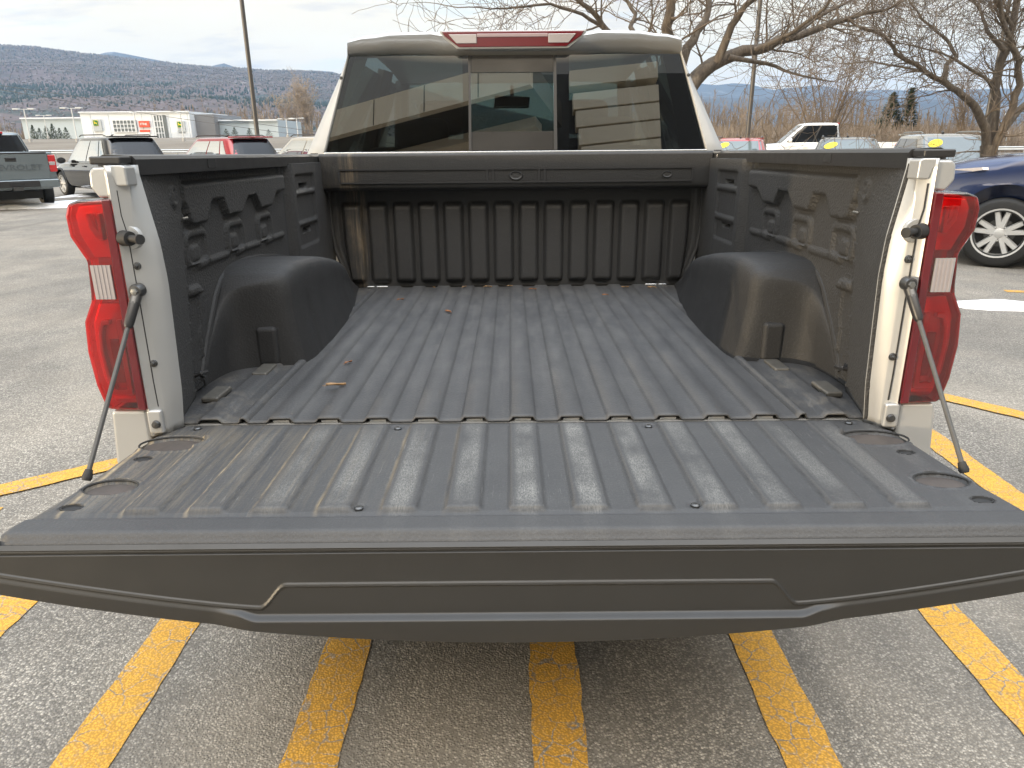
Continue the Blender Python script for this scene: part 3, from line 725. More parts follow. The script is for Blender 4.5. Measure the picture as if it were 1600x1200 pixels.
for s in (-1, 1):   # dark inner posts and side border, inside the cab
    xa, xb_ = (.184, .25) if s > 0 else (.206, .24)
    pane(*(sorted((s * xa, s * xb_)) + sorted((s * xa, s * xb_))), ZB, ZT, .012, .02).build('slider_post', DARKIN, rw)
    z0, z1 = wl(ZB), wl(ZT)
    pp = (s * (z0 - .11), s * (z0 - .004), s * (z1 - .075), s * (z1 - .004))
    if s < 0: pp = (s * (z0 - .004), s * (z0 - .02), s * (z1 - .004), s * (z1 - .02))
    pane(*pp, ZB, ZT, .012, .012).build('side_border', DARKIN, rw)
# inside: doors, seats, head rests, mirror, dash, windscreen
b = MB(); b.box(-.90, .90, 1.99, 3.75, 1.00, 1.06); b.build('cab_floor', DARKIN, truck)
rs = MB().box(-.72, .72, 2.02, 2.16, 1.0, 1.50).build('rear_seat', DARKIN, truck, bevel=.05, seg=3)
for x in (-.45, .45):
    MB().box(x - .13, x + .13, 2.05, 2.14, 1.50, 1.63).build('head_rest', DARKIN, rs, bevel=.04, seg=3)
for x in (-.42, .42):
    fs = MB().box(x - .25, x + .25, 2.80, 2.95, 1.0, 1.55).build('front_seat', DARKIN, truck, bevel=.06, seg=3)
    MB().box(x - .13, x + .13, 2.82, 2.92, 1.57, 1.76).build('head_rest', DARKIN, fs, bevel=.05, seg=3)
MB().box(-.85, .85, 3.45, 3.95, 1.25, 1.46).build('dashboard', DARKIN, truck, bevel=.05, seg=3)
mr = MB().prism([(-.125, 1.735), (.095, 1.735), (.105, 1.80), (-.115, 1.81)], 'y', 3.20, 3.23).build('rear_view_mirror', DARKIN, truck, bevel=.008)
MB().prism([(-.112, 1.742), (.085, 1.742), (.094, 1.794), (-.105, 1.802)], 'y', 3.196, 3.199).build('mirror_glass', pm('mirror_glass', (.8, .85, .82), .02, 1.0, .02, 2), mr)
MB().tube([(-.01, 3.23, 1.80), (-.01, 3.32, 1.87)], .012, 8).build('mirror_stalk', DARKIN, mr)
b = MB(); b.add([(-.82, 4.12, 1.42), (.82, 4.12, 1.42), (.70, 3.50, 1.91), (-.70, 3.50, 1.91)], [(0, 1, 2, 3)])
b.build('windscreen', glass_mat('windscreen_clear', (.62, .74, .68), .04), truck)
for s in (-1, 1):
    b = MB(); b.tube([(s * .86, 4.16, 1.40), (s * .735, 3.52, 1.90)], .05, 8); b.build('front_pillar', DARKIN, truck, smooth=True)
    b = MB(); b.tube([(s * .90, 2.95, 1.40), (s * .745, 2.95, 1.93)], .045, 8); b.build('door_pillar', DARKIN, truck, smooth=True)
    for y0, y1, y2, y3 in ((2.15, 2.92, 2.92, 2.28), (2.98, 4.02, 3.48, 2.98)):
        b = MB(); b.add([(s * .965, y0, 1.47), (s * .965, y1, 1.47), (s * .765, y2, 1.90), (s * .765, y3, 1.90)], [(0, 1, 2, 3)])
        b.build('side_window', glass_mat('side_glass', (.05, .06, .06), .0), truck)
    MB().box(min(s * .93, s * .99), max(s * .93, s * .99), 2.30, 2.34, .6, 1.44)
    m = MB().box(min(s * 1.03, s * 1.22), max(s * 1.03, s * 1.22), 3.86, 3.98, 1.44, 1.68).build('door_mirror', BLACKP, truck, bevel=.04, seg=3)
    for k in (2.45, 3.35): MB().box(min(s * .985, s * 1.01), max(s * .985, s * 1.01), k, k + .2, 1.26, 1.30).build('door_handle', SILVER, truck, bevel=.01)

def wheel_mb(r, wd, c, axis='x', sgn=1):
    """tyre, rim disc and spokes for a wheel with its outside toward sgn"""
    t = MB(); R = r
    t.lathe([(R * .62, -wd * .45), (R * .88, -wd * .5), (R * .97, -wd * .42), (R, -wd * .25), (R, wd * .25), (R * .97, wd * .42), (R * .88, wd * .5), (R * .68, wd * .46), (R * .66, wd * .36)], c, axis, 40)
    return t
def spoke_mb(r, wd, c, sgn, n=5, twin=True):
    m = MB(); R = r * .72
    m.lathe([(R, wd * .42), (R * .985, wd * .47), (R * .92, wd * .46), (R * .87, wd * .40), (R * .86, 0)], c, 'x', 40)
    m.lathe([(0, wd * .40), (R * .17, wd * .40), (R * .22, wd * .36), (R * .22, wd * .10)], c, 'x', 20)
    for k in range(n):
        for dd in ((-.17, .17) if twin else (0,)):
            a0 = 2 * pi * k / n + pi / 2 + dd * .75; a1 = 2 * pi * k / n + pi / 2 + dd * 1.35
            p0 = (c[0], c[1] + R * .15 * cos(a0), c[2] + R * .15 * sin(a0)); p1 = (c[0], c[1] + R * .93 * cos(a1), c[2] + R * .93 * sin(a1))
            dy, dz = p1[1] - p0[1], p1[2] - p0[2]; l = sqrt(dy * dy + dz * dz); ny, nz = -dz / l, dy / l
            h0, h1 = R * .105, R * .095
            v = []
            for x, sh in ((wd * .38, .8), (wd * .20, 1.2)):
                for p, h, xx in ((p0, h0, 0), (p1, h1, .02 * wd)):
                    for q in (-1, 1): v.append((c[0] + x + xx, p[1] + ny * h * q * sh, p[2] + nz * h * q * sh))
            m.add(v, [(0, 1, 3, 2), (4, 6, 7, 5), (0, 2, 6, 4), (1, 5, 7, 3), (0, 4, 5, 1), (2, 3, 7, 6)])
    for k in range(5):
        a = 2 * pi * k / 5 + pi / 2 + pi / 5
        m.tube([(c[0] + wd * .30, c[1] + R * .29 * cos(a), c[2] + R * .29 * sin(a)), (c[0] + wd * .41, c[1] + R * .29 * cos(a), c[2] + R * .29 * sin(a))], R * .035, 8)
    return m
def flipx(mb, cx_):
    mb.v = [(2 * cx_ - x, y, z) for x, y, z in mb.v]; return mb
def add_wheel(parent, x, y, r, wd, sgn, detail=True, n=5, twin=True, rim=None):
    c = (0, 0, 0)
    wt = empty('wheel', (x, y, r)); wt.parent = parent
    wheel_mb(r, wd, c).build('tyre', RUBBER, wt, smooth=True, ang=60)
    sm = spoke_mb(r, wd, c, sgn, n, twin); bk = MB().lathe([(0, -wd * .02), (r * .64, -wd * .02), (r * .66, wd * .2)], c, 'x', 30)
    dk = MB().lathe([(0, wd * .06), (r * .40, wd * .06), (r * .40, 0)], c, 'x', 24)
    if sgn < 0:
        flipx(sm, 0); flipx(bk, 0); flipx(dk, 0)
    sm.build('rim', rim or ALLOY, wt, smooth=True, ang=35)
    bk.build('wheel_well_disc', DARKIN, wt); dk.build('brake_disc', DARKSTEEL, wt, smooth=True)
    return wt
for s in (-1, 1):
    add_wheel(truck, s * .80, 1.02, .405, .27, s, n=6); add_wheel(truck, s * .84, 4.72, .405, .27, s, n=6)
bp = MB().box(-.90, .90, -.10, .04, .42, .54).build('rear_bumper', BLACKP, truck, bevel=.03, seg=3)
MB().box(-.86, .86, .03, 1.88, .56, .80).build('bed_underside', DARKIN, truck)
MB().box(-.32, .32, .0, 5.3, .45, .56).build('chassis', DARKIN, truck)
# grille and head lamps
MB().box(-.75, .75, 5.52, 5.57, .72, 1.14).build('grille', BLACKP, truck, bevel=.02)
for s in (-1, 1): MB().box(min(s * .62, s * .90), max(s * .62, s * .90), 5.42, 5.54, .98, 1.16).build('head_lamp', CLEARLENS, truck, bevel=.02)

# fallen leaves in the bed
LEAF = [pm('leaf_brown', (.22, .085, .025), .6, 0, .3, 60), pm('leaf_tan', (.27, .16, .07), .6, 0, .3, 60)]
RK = Matrix.Rotation(radians(-0.93), 4, 'X')
leafs = [(-.491, .235, .026, .2, 'pale brown dry leaf lying nearest the tailgate on the bed floor', 1), (-.514, .489, .017, 1.1, 'small dry leaf on the bed floor beside the left wheel house', 0),
         (-.274, 1.195, .022, 2.2, 'rust coloured curled leaf on the bed floor in front of the left ribs', 0), (-.49, 1.398, .016, .7, 'dark leaf scrap on the floor left of the rust coloured curled leaf', 0),
         (.075, 1.64, .016, .1, 'reddish leaf scrap at the foot of the front wall, centre', 0), (.379, 1.47, .014, 2.6, 'single tiny orange leaf scrap on the right half of the bed floor', 0)]
for x in (-.38, -.24, -.13, -.03, .50, .62): leafs.append((x, 1.70 + random.uniform(-.02, .02), random.uniform(.012, .022), random.uniform(0, 3), 'thin leaf scrap among those swept against the foot of the front wall', 1))
for x, y, sz, a, lab, mi in leafs:
    b = MB(); n = 9; rows = []
    for i in range(n):
        t = i / (n - 1); wv = .34 * sin(pi * min(1, t * 1.02)) ** .8 * (1 + .25 * sin(9 * t))
        rows.append([((t - .5) * 2 * sz, q * wv * sz * .9, .003 + .35 * sz * (q * q * .6 + .5 * (t - .5) ** 2) + .0015 * sin(5 * t + q)) for q in (-1, -.5, 0, .5, 1)])
    b.grid(rows); b.tube([(-sz, 0, .003 + .04 * sz), (-1.35 * sz, .1 * sz, .004)], .0008, 5)
    o = b.build('fallen_leaf', LEAF[mi], None, smooth=True, solid=.0006)
    z0 = max(floor_z(x + dx, y) for dx in (-.01, 0, .01))
    o.matrix_world = RK @ Matrix.Translation((x, y, z0 + .001)) @ Matrix.Rotation(a, 4, 'Z')
    tag(o, lab, 'leaf', 'dry leaves in the truck bed')
# ------------------------------------------------------------------ ground, lot, paint, snow
def terr(x, y):
    """height of the land: flat lot, rising beyond it to the left front"""
    d = sqrt(x * x + y * y)
    if y < 0: return -.03
    h = 2.9 * sst(38, 190, y - .15 * x) * sst(60, -40, x)
    return h - .03
b = MB(); rows = []
for r in [0, 6, 12, 20, 28, 36, 44, 52, 60, 70, 85, 100, 130, 170, 220, 300, 450, 700, 1200, 2500, 5200]:
    rows.append([(r * sin(2 * pi * k / 96), r * cos(2 * pi * k / 96), terr(r * sin(2 * pi * k / 96), r * cos(2 * pi * k / 96))) for k in range(96)])
b.grid(rows, True)
g_ = NB('winter_field')
c = g_.ramp(g_.noise(.05, 8, .65), (.34, (.12, .10, .08)), (.50, (.17, .145, .115)), (.62, (.21, .19, .16)), (.72, (.42, .42, .43)))
c = g_.mix(g_.ramp(g_.noise(2.5, 6, .7), (.3, .5), (.7, 0)), c, (.09, .075, .055))
g_.bsdf(c, .9, 0, g_.bump(g_.noise(3, 6, .7), .6, .1))
tag(b.build('ground', g_.m, smooth=True), kind='structure')

def asphalt(name, paint_on=False):
    b = NB(name)
    wob = b.noise(30, 2, .5)
    vcol = b.n.new('ShaderNodeTexVoronoi'); vcol.inputs['Scale'].default_value = 135; b.l.new(b.tc(), vcol.inputs['Vector'])
    sep = b.n.new('ShaderNodeSeparateColor'); b.l.new(vcol.outputs['Color'], sep.inputs[0])
    edge = b.math('SUBTRACT', .62, vcol.outputs['Distance'])
    stone = b.ramp(sep.outputs[0], (.0, (.20, .192, .18)), (.35, (.30, .29, .272)), (.65, (.41, .395, .37)), (.88, (.55, .53, .49)), (1.0, (.68, .655, .61)))
    gap = b.ramp(edge, (.02, 1), (.26, 0))
    fine = b.noise(260, 3, .7)
    c = b.mix(b.math('MULTIPLY', gap, .62), stone, (.085, .080, .074))
    c = b.mix(b.ramp(fine, (.38, .35), (.62, 0)), c, (.07, .068, .065))
    big = b.noise(.35, 6, .6); med = b.noise(1.7, 5, .65)
    c = b.mix(b.ramp(big, (.36, .42), (.62, 0)), c, (.10, .098, .095))
    c = b.mix(b.ramp(med, (.40, .30), (.62, 0)), c, (.085, .08, .075))
    dusty = b.ramp(b.noise(.8, 6, .65, b.map((1, .6, 1), (3, 2, 0))), (.42, 0), (.72, .34))
    c = b.mix(dusty, c, (.46, .42, .36))
    # a few oil spots
    oil = b.ramp(b.voro(.9), (.03, .75), (.10, 0)); c = b.mix(b.math('MULTIPLY', oil, b.ramp(b.noise(9, 4), (.45, 0), (.6, 1))), c, (.03, .03, .03))
    if not paint_on:
        tyre = b.ramp(b.noise(1, 5, .6, b.map((1.6, .16, 1), rot=(0, 0, .5))), (.56, 0), (.70, .40))
        c = b.mix(tyre, c, (.09, .085, .08))
    if not paint_on: c = b.mix(1.0, c, (1.0, .955, .885), 'MULTIPLY')
    h = b.math('ADD', b.math('MULTIPLY', b.ramp(edge, (.0, 0), (.5, 1)), 1.0), b.math('MULTIPLY', sep.outputs[1], .8))
    nr = b.bump(h, .6 if not paint_on else .32, .005)
    if paint_on:
        w2 = b.n.new('ShaderNodeVectorMath'); w2.operation = 'ADD'
        nz = b.n.new('ShaderNodeTexNoise'); nz.inputs['Scale'].default_value = 22; b.l.new(b.tc(), nz.inputs['Vector'])
        sc_ = b.n.new('ShaderNodeVectorMath'); sc_.operation = 'SCALE'; sc_.inputs['Scale'].default_value = .035; b.l.new(nz.outputs['Color'], sc_.inputs[0])
        b.l.new(b.tc(), w2.inputs[0]); b.l.new(sc_.outputs[0], w2.inputs[1])
        crk = b.voro(17, 'DISTANCE_TO_EDGE', w2.outputs[0]); crk = b.ramp(crk, (.012, 1), (.045, 0))
        crk = b.math('MULTIPLY', crk, b.ramp(b.noise(5, 4, .6), (.38, .15), (.58, 1)))
        wear = b.ramp(b.noise(60, 6, .75), (.52, 0), (.66, .75)); wear2 = b.ramp(b.noise(6, 5, .6), (.45, .2), (.65, 1))
        pits = b.math('MULTIPLY', gap, .45)
        y_ = b.mix(b.noise(7, 5, .6), (.56, .29, .035), (.70, .39, .065))
        y_ = b.mix(b.math('MULTIPLY', pits, 1.0), y_, (.17, .10, .03))
        k = b.math('ADD', b.math('ADD', b.math('MULTIPLY', crk, .9), b.math('MULTIPLY', wear, wear2)), 0.0, True)
        # ragged edges, across the width stored in the second uv-like coordinate
        c = b.mix(k, y_, c)
    b.bsdf(c, .82, 0, nr, 0, .35); return b.m
ASPH = asphalt('asphalt'); PAINTED = asphalt('worn_yellow_paint', True)
lot = [(-75, -22), (62, -22), (58, 30), (20, 52), (-44, 50), (-75, 38)]
b = MB(); nx, ny = 30, 20
rows = [[(-60 + 118 * i / nx, -22 + 66 * j / ny, max(0.0, terr(-60 + 118 * i / nx, -22 + 66 * j / ny) + .03)) for i in range(nx + 1)] for j in range(ny + 1)]
b.grid(rows); tag(b.build('parking_lot', ASPH, smooth=True), kind='structure')
# road beyond the lot
rd = pm('road_asphalt', (.15, .145, .14), .85, 0, .15, 1.5)
b = MB(); rows = []
for i in range(61):
    x = -150 + 300 * i / 60; y0 = 50 + .12 * x
    rows.append([(x, y0, terr(x, y0) + .06), (x, y0 + 9, terr(x, y0 + 9) + .06)])
b.grid(rows); tag(b.build('road', rd, smooth=True), kind='structure')
def ribbon(path, wd, z=.004):
    m = MB(); rows = []; n = len(path)
    for i, p in enumerate(path):
        a, c_ = Vector(path[max(0, i - 1)]), Vector(path[min(n - 1, i + 1)]); t = (c_ - a).normalized(); q = Vector((-t.y, t.x))
        rg = random.uniform(-.004, .004)
        rows.append([(p[0] + q.x * (wd / 2 + rg), p[1] + q.y * (wd / 2 + rg), z), (p[0] - q.x * (wd / 2 + rg), p[1] - q.y * (wd / 2 + rg), z)])
    return m.grid(rows)
def line(x0, y0, x1, y1, wd=.143):
    n = max(4, int(sqrt((x1 - x0) ** 2 + (y1 - y0) ** 2) / .05))
    return ribbon([(x0 + (x1 - x0) * i / n, y0 + (y1 - y0) * i / n) for i in range(n + 1)], wd)
for x0, x1, yt in ((-2.33, -2.31, 1.22), (-1.745, -1.735, 1.65), (-1.130, -1.120, 2.0), (-.552, -.538, 2.3), (.083, .103, 2.4), (.712, .742, 2.45), (1.36, 1.415, 2.4), (2.06, 2.17, 2.05)):
    tag(line(x0, -1.6, x1, yt).build('parking_line', PAINTED), kind='structure')
bp_ = [(-4.2, -.6), (-3.6, .22), (-3.0, .86), (-2.35, 1.38), (-1.96, 1.66), (-1.3, 2.08), (-.5, 2.42), (.3, 2.62), (1.2, 2.70), (2.0, 2.66), (2.55, 2.53), (2.85, 2.18), (3.1, 1.6), (3.25, .8), (3.3, -.4)]
fine = []
for (x0, y0), (x1, y1) in zip(bp_, bp_[1:]): fine += [(x0 + (x1 - x0) * k / 8, y0 + (y1 - y0) * k / 8) for k in range(8)]
tag(ribbon(fine, .13, .008).build('parking_line', PAINTED), kind='structure')
tag(line(5.0, 5.6, 7.4, 5.0, .11).build('parking_line', PAINTED), kind='structure')

SNOW = NB('old_snow'); SNOW.bsdf(SNOW.ramp(SNOW.noise(5, 7, .7), (.28, (.50, .49, .48)), (.40, (.84, .85, .87)), (.7, (.92, .93, .95))), .7, 0, SNOW.bump(SNOW.noise(18, 6, .7), .8, .05)); SNOW = SNOW.m
def snow(cx_, cy_, lx, ly, rz, h, seed):
    rnd = random.Random(seed); m = MB(); n, k = 44, 9; ph = [rnd.uniform(0, 6.3) for _ in range(6)]
    rows = []
    for i in range(k + 1):
        t = i / k; r = []
        for j in range(n):
            a = 2 * pi * j / n
            e = 1 + .20 * sin(3 * a + ph[0]) + .15 * sin(5 * a + ph[1]) + .10 * sin(9 * a + ph[2]) + .07 * sin(14 * a + ph[3])
            z = h * (1 - t ** 2.4) * (1 + .4 * sin(7 * a + 5 * t + ph[4]) * t) + .002
            x, y = lx * t * e * cos(a), ly * t * e * sin(a)
            r.append((cx_ + x * cos(rz) - y * sin(rz), cy_ + x * sin(rz) + y * cos(rz), max(.001, z) if t < 1 else -.004))
        rows.append(r)
    return tag(m.grid(rows, True).build('snow', SNOW, smooth=True), kind='stuff')
snow(4.75, 4.86, .85, .16, -.16, .05, 3); snow(5.9, 4.55, .6, .13, -.3, .04, 5)
snow(-12.7, 16.6, 2.6, .50, .25, .10, 8); snow(-11.6, 18.5, 1.3, .40, .5, .06, 9); snow(-11.1, 17.2, .5, .12, .2, .03, 12); snow(-16.5, 15.6, 2.4, .45, .2, .08, 13)
snow(-12.5, 21.4, 1.6, .4, .9, .08, 14)

# ------------------------------------------------------------------ the building behind the camera (seen in the rear glass)
TAN = pm('tan_metal_panel', (.74, .66, .52), .45, .15, .06, 1.2); DKW = pm('dark_wall', (.035, .034, .033), .6, 0, .2, 2)
bb = empty('clad_building', (.03, -5.96, .06), label='tan panel clad building front with canopy mirrored in the silver pickup rear window', cat='building')
bb.scale = (2.2, 2.2, 2.2)
MB().box(.30, 7.0, -8.2, -7.45, 4.6, 8.0).build('wall', DKW, bb)
for x in (.9, 6.6): MB().box(x - .2, x + .2, -8.1, -7.7, 0, 4.6).build('wall_post', DKW, bb)
for k in range(22):
    z0 = .05 + k * .355 + (.11 if k > 20 else 0)
    m = MB(); m.v = [(1.08 + .25 * max(0, (7.8 - z0)) / 1.9 * .9, -7.16, z0 - .06), (2.72, -7.0, z0 + .01), (2.72, -7.38, z0 + .01), (1.08 + .25 * max(0, (7.8 - z0)) / 1.9 * .9, -7.38, z0 - .06)]
    v2 = [(x, y, z + .325) for x, y, z in m.v]; m.v += v2
    m.f = [(0, 3, 2, 1), (4, 5, 6, 7), (0, 1, 5, 4), (1, 2, 6, 5), (2, 3, 7, 6), (3, 0, 4, 7)]
    m.build('wall_panel', TAN, bb, bevel=.01)
cn = empty('canopy', (-1.4, -6.40, 6.6), radians(24)); cn.parent = bb
MB().box(-6.5, 1.9, -.06, .06, 0, .52).build('fascia', TAN, cn)
for k in range(8): MB().box(-6.4 + k * 1.05, -6.385 + k * 1.05, .058, .066, .01, .51).build('fascia_joint', DKW, cn)
MB().box(-6.5, 1.9, -1.45, -.06, .02, .50).build('soffit', DKW, cn)
MB().box(-2.2, 1.6, -1.2, -.9, -.16, .02).build('beam', TAN, cn)
for x in (-.55, -1.75, -5.5): MB().box(x - .05, x + .05, -1.35, -1.25, -6.6, .02).build('post', TAN, cn)
MB().box(-1.75, 1.2, -1.33, -1.28, -.75, -.69).build('rail', TAN, cn)
# ------------------------------------------------------------------ parked vehicles
b = NB('sky_mirroring_glass'); b.bsdf((.014, .014, .014), .03, 0, None, 0, 1.0, 2.1); MIRG = b.m
b = NB('bright_side_glass'); b.bsdf((.02, .02, .018), .04, 0, None, 0, 1.0, 3.2); BSG = b.m
def frustum_pt(bq, tq, i, u, v):
    """point on side i of a four-sided cabin: bq/tq the four lower and upper corners"""
    a, b_, c, d = Vector(bq[i]), Vector(bq[(i + 1) % 4]), Vector(tq[(i + 1) % 4]), Vector(tq[i])
    lo = a.lerp(b_, u); hi = d.lerp(c, u); return lo.lerp(hi, v)
def fwin(bq, tq, i, uv, off=.006, th=.010):
    """a pane lying on side i; uv: corner list (u,v)"""
    P = [frustum_pt(bq, tq, i, u, v) for u, v in uv]
    n = (P[1] - P[0]).cross(P[-1] - P[0]).normalized()
    ctr = (Vector(bq[0]) + Vector(bq[2]) + Vector(tq[0]) + Vector(tq[2])) / 4
    if n.dot(P[0] - ctr) < 0: n = -n
    k = len(P); m = MB(); m.v = [tuple(p + n * off) for p in P] + [tuple(p - n * th) for p in P]
    m.f = [tuple(range(k)), tuple(range(2 * k - 1, k - 1, -1))] + [(i_, (i_ + 1) % k, k + (i_ + 1) % k, k + i_) for i_ in range(k)]
    return m
def cring(y, w_, zb, zt, k=.86, sh=.10):
    h = [(0, zb), (w_ * .78, zb), (w_ * .95, zb + .06), (w_ * .985, zb + .16), (w_, zb + (zt - zb) * .50), (w_ * .985, zt - sh), (w_ * k, zt), (w_ * .5, zt + .012), (0, zt + .018)]
    return [(x, y, z) for x, z in h] + [(-x, y, z) for x, z in h[-2:0:-1]]
def vehicle(name, label, cat, pos, heading, col, kind, group, detail=True, sticker=False, trim=None, H=1.68, L=4.6, W=1.86, glass=None, roofcol=None, wheel_r=.36, gloss=None, lift=0.0):
    root = empty(name, pos, radians(heading), label, cat, group)
    hw = W / 2; pnt = gloss or paint('paint_' + name + '_' + '_'.join('%d' % (c * 100) for c in col), col, .15, .16)
    gl = DARKGLASS; sgl = glass or MIRG
    if kind == 'suv':
        f, r = L / 2, -L / 2
        st = [(r, hw * .82, .46, .98, .9), (r + .06, hw * .92, .36, 1.02, .93), (r + .35, hw * .985, .27, 1.04, .95), (-.9, hw, .23, 1.03, .95), (.5, hw, .23, 1.01, .95), (1.0, hw, .23, 1.00, .93), (1.25, hw * .995, .24, 1.0, .88), (f - .45, hw * .96, .26, .93, .86), (f - .12, hw * .86, .32, .84, .86), (f, hw * .72, .42, .72, .9)]
        st = [(a_, b2, c_, d_ + lift * sst(.3, .9, d_), e_) for a_, b2, c_, d_, e_ in st]
        ax = (r + .92, f - .93)
        bq = [(-hw * .93, r + .10, .98 + lift), (hw * .93, r + .10, .98 + lift), (hw * .92, 1.22, .96 + lift), (-hw * .92, 1.22, .96 + lift)]
        tq = [(-hw * .73, r + .52, H - .03), (hw * .73, r + .52, H - .03), (hw * .70, .30, H - .04), (-hw * .70, .30, H - .04)]
    else:
        f, r = L / 2, -L / 2
        zb_, bt = .42, 1.32
        st = [(r, hw * .94, .55, bt - .02, .96), (r + .03, hw * .965, .46, bt, .96), (r + .5, hw * .985, .44, bt, .96), (-.75, hw, .42, bt, .96), (-.70, hw, .42, bt + .01, .95), (1.1, hw, .42, bt + .0, .95), (1.35, hw, .42, bt - .02, .92), (f - .5, hw * .98, .44, bt - .10, .90), (f - .1, hw * .93, .50, bt - .18, .9), (f, hw * .84, .56, bt - .35, .92)]
        ax = (r + 1.15, f - .95)
        bq = [(-hw * .93, -.80, bt - .04), (hw * .93, -.80, bt - .04), (hw * .92, 1.62, bt - .06), (-hw * .92, 1.62, bt - .06)]
        tq = [(-hw * .76, -.66, H - .03), (hw * .76, -.66, H - .03), (hw * .73, .78, H - .04), (-hw * .73, .78, H - .04)]
    b = MB(); b.loft([cring(*q) for q in st]); body = b.build('body', pnt, root, smooth=True, sub=1 if kind == 'suv' else 0)
    if kind != 'suv': body.data.set_sharp_from_angle(angle=radians(35))
    R = wheel_r
    cuts = []
    for y in ax:
        for s in (-1, 1):
            ra = R * (1.15 + .30 * lift); c_ = MB().prism([(y + ra * cos(2 * pi * k / 40), R + .02 + .12 * lift + ra * sin(2 * pi * k / 40)) for k in range(40)], 'x', s * hw - .32, s * hw + .32); cuts.append(c_)
    if kind != 'suv': cuts.append(MB().box(-hw * .80, hw * .80, r + .10, -.86, bt - .48, bt + .4))
    bake(body); cut(body, cuts)
    try: body.data.set_sharp_from_angle(angle=radians(38))
    except Exception: pass
    # arch linings and sills in black plastic
    for y in ax:
        for s in (-1, 1):
            m = MB(); ro = []
            for j in range(25):
                a = pi * (j / 24) * 1.14 - .07 * pi
                ro.append([(s * (hw * 1.005), y + R * q * cos(a), R + .02 + R * q * sin(a)) for q in (1.13, 1.25)] + [(s * (hw * .96), y + R * q * cos(a), R + .02 + R * q * sin(a)) for q in (1.25, 1.13)])
            if kind == 'suv' and trim is not None: m.grid(ro, True); m.build('arch_trim', trim, body, smooth=True, ang=40)
    MB().box(-hw * .60, hw * .60, r + .25, f - .3, R * .62, R * 1.1).build('underbody', DARKIN, root)
    # cabin: a rounded-rectangle plan that narrows upward, closed by a domed roof
    zb0, zt0 = bq[0][2] - .02, H - .055; NP = 7.0
    def lev(v):
        e = v + .10 * v * (1 - v)
        mixf = lambda p, q: p + (q - p) * v
        xb, xt = bq[1][0], tq[1][0]
        return (xb + (xt - xb) * (v ** 1.15), mixf(bq[0][1], tq[0][1]), mixf(bq[2][1], tq[2][1]), zb0 + (zt0 - zb0) * e)
    def wallpt(i, u, v, off=0):
        hwv, y0, y1, z = lev(v); yc, hl = (y0 + y1) / 2, (y1 - y0) / 2
        if i in (0, 2):
            x = hwv * (2 * u - 1) * (1 if i == 0 else -1); d = hl * (1 - min(.985, abs(2 * u - 1)) ** NP) ** (1 / NP)
            return Vector((x * (1 + off * .3), (yc - d - off) if i == 0 else (yc + d + off), z + off * .5))
        y = yc + hl * (2 * u - 1) * (1 if i == 1 else -1); x = hwv * (1 - min(.985, abs(2 * u - 1)) ** NP) ** (1 / NP)
        return Vector(((x + off) if i == 1 else -(x + off), y, z + off * .3))
    def ringv(v, sc=1.0, z=None):
        hwv, y0, y1, zz_ = lev(v); yc, hl = (y0 + y1) / 2, (y1 - y0) / 2; r = []
        for k in range(64):
            t = 2 * pi * (k + .5) / 64; c_, s_ = cos(t), sin(t)
            r.append((sc * hwv * math.copysign(abs(c_) ** (2 / NP), c_), yc + sc * hl * math.copysign(abs(s_) ** (2 / NP), s_), zz_ if z is None else z))
        return r
    cab = MB(); rows = [ringv(v) for v in frange(0, 1, 10)]
    for sc in (.985, .96, .92, .8, .6, .35, .1, .0): rows.append(ringv(1.0, sc, zt0 + .055 * (1 - sc ** 5) ** .8))
    cab.grid(rows, True)
    cb = cab.build('cabin', roofcol or pnt, root, smooth=True, ang=60)
    def fwin(bq_, tq_, i, uv, off=.006, th=.0):
        """a pane following side i; uv: its outline as a four-sided (or fan) patch"""
        m = MB()
        if len(uv) > 6:
            m.v = [tuple(wallpt(i, u, v, off)) for u, v in uv]; m.f = [tuple(range(len(uv)))]; return m
        if len(uv) == 6: uv = [uv[0], uv[1], uv[3], uv[4]]
        if len(uv) == 5: uv = [uv[0], uv[1], uv[3], uv[4]]
        q = [Vector(p).to_2d() for p in uv]; rows = []
        for t in frange(0, 1, 6):
            a_, b2 = q[0].lerp(q[3], t), q[1].lerp(q[2], t)
            rows.append([tuple(wallpt(i, *a_.lerp(b2, s), off)) for s in frange(0, 1, 10)])
        m.grid(rows); return m
    # windows: side 0 rear, 1 right, 2 front, 3 left
    fwin(bq, tq, 2, [(.07, .06), (.93, .06), (.945, .95), (.055, .95)]).build('windscreen', gl if not sticker else CARGLASS, root)
    if kind == 'suv':
        rwn = fwin(bq, tq, 0, [(.05, .14), (.95, .14), (.965, .90), (.90, .97), (.10, .97), (.035, .90)], .010).build('rear_window', gl, root)
        P0, P1 = wallpt(0, .5, .17, .02), wallpt(0, .70, .23, .02)
        MB().tube([P0 + Vector((0, -.025, 0)), P1 + Vector((0, -.02, 0))], .010, 6).build('wiper', BLACKP, rwn)
        MB().box(-hw * .70, hw * .70, tq[0][1] - .14, tq[0][1] + .10, H - .028, H + .012).build('spoiler', roofcol or pnt, root, bevel=.012)
        for i, fl in ((1, 0), (3, 1)):
            for us in ((.10, .215), (.235, .475), (.495, .86)):
                u0, u1 = us
                uv = [(u0, .10), (u1, .10), (min(u1, .93) if u1 < .8 else .87, .90), (u0 + (.06 if u0 < .12 else 0), .90)]
                if u1 > .8: uv = [(u0, .10), (.90, .10), (.86, .55), (.86, .90), (u0, .90)]
                if fl: uv = [(1 - u, v) for u, v in uv]
                fwin(bq, tq, i, uv, .008).build('side_window', sgl, root)
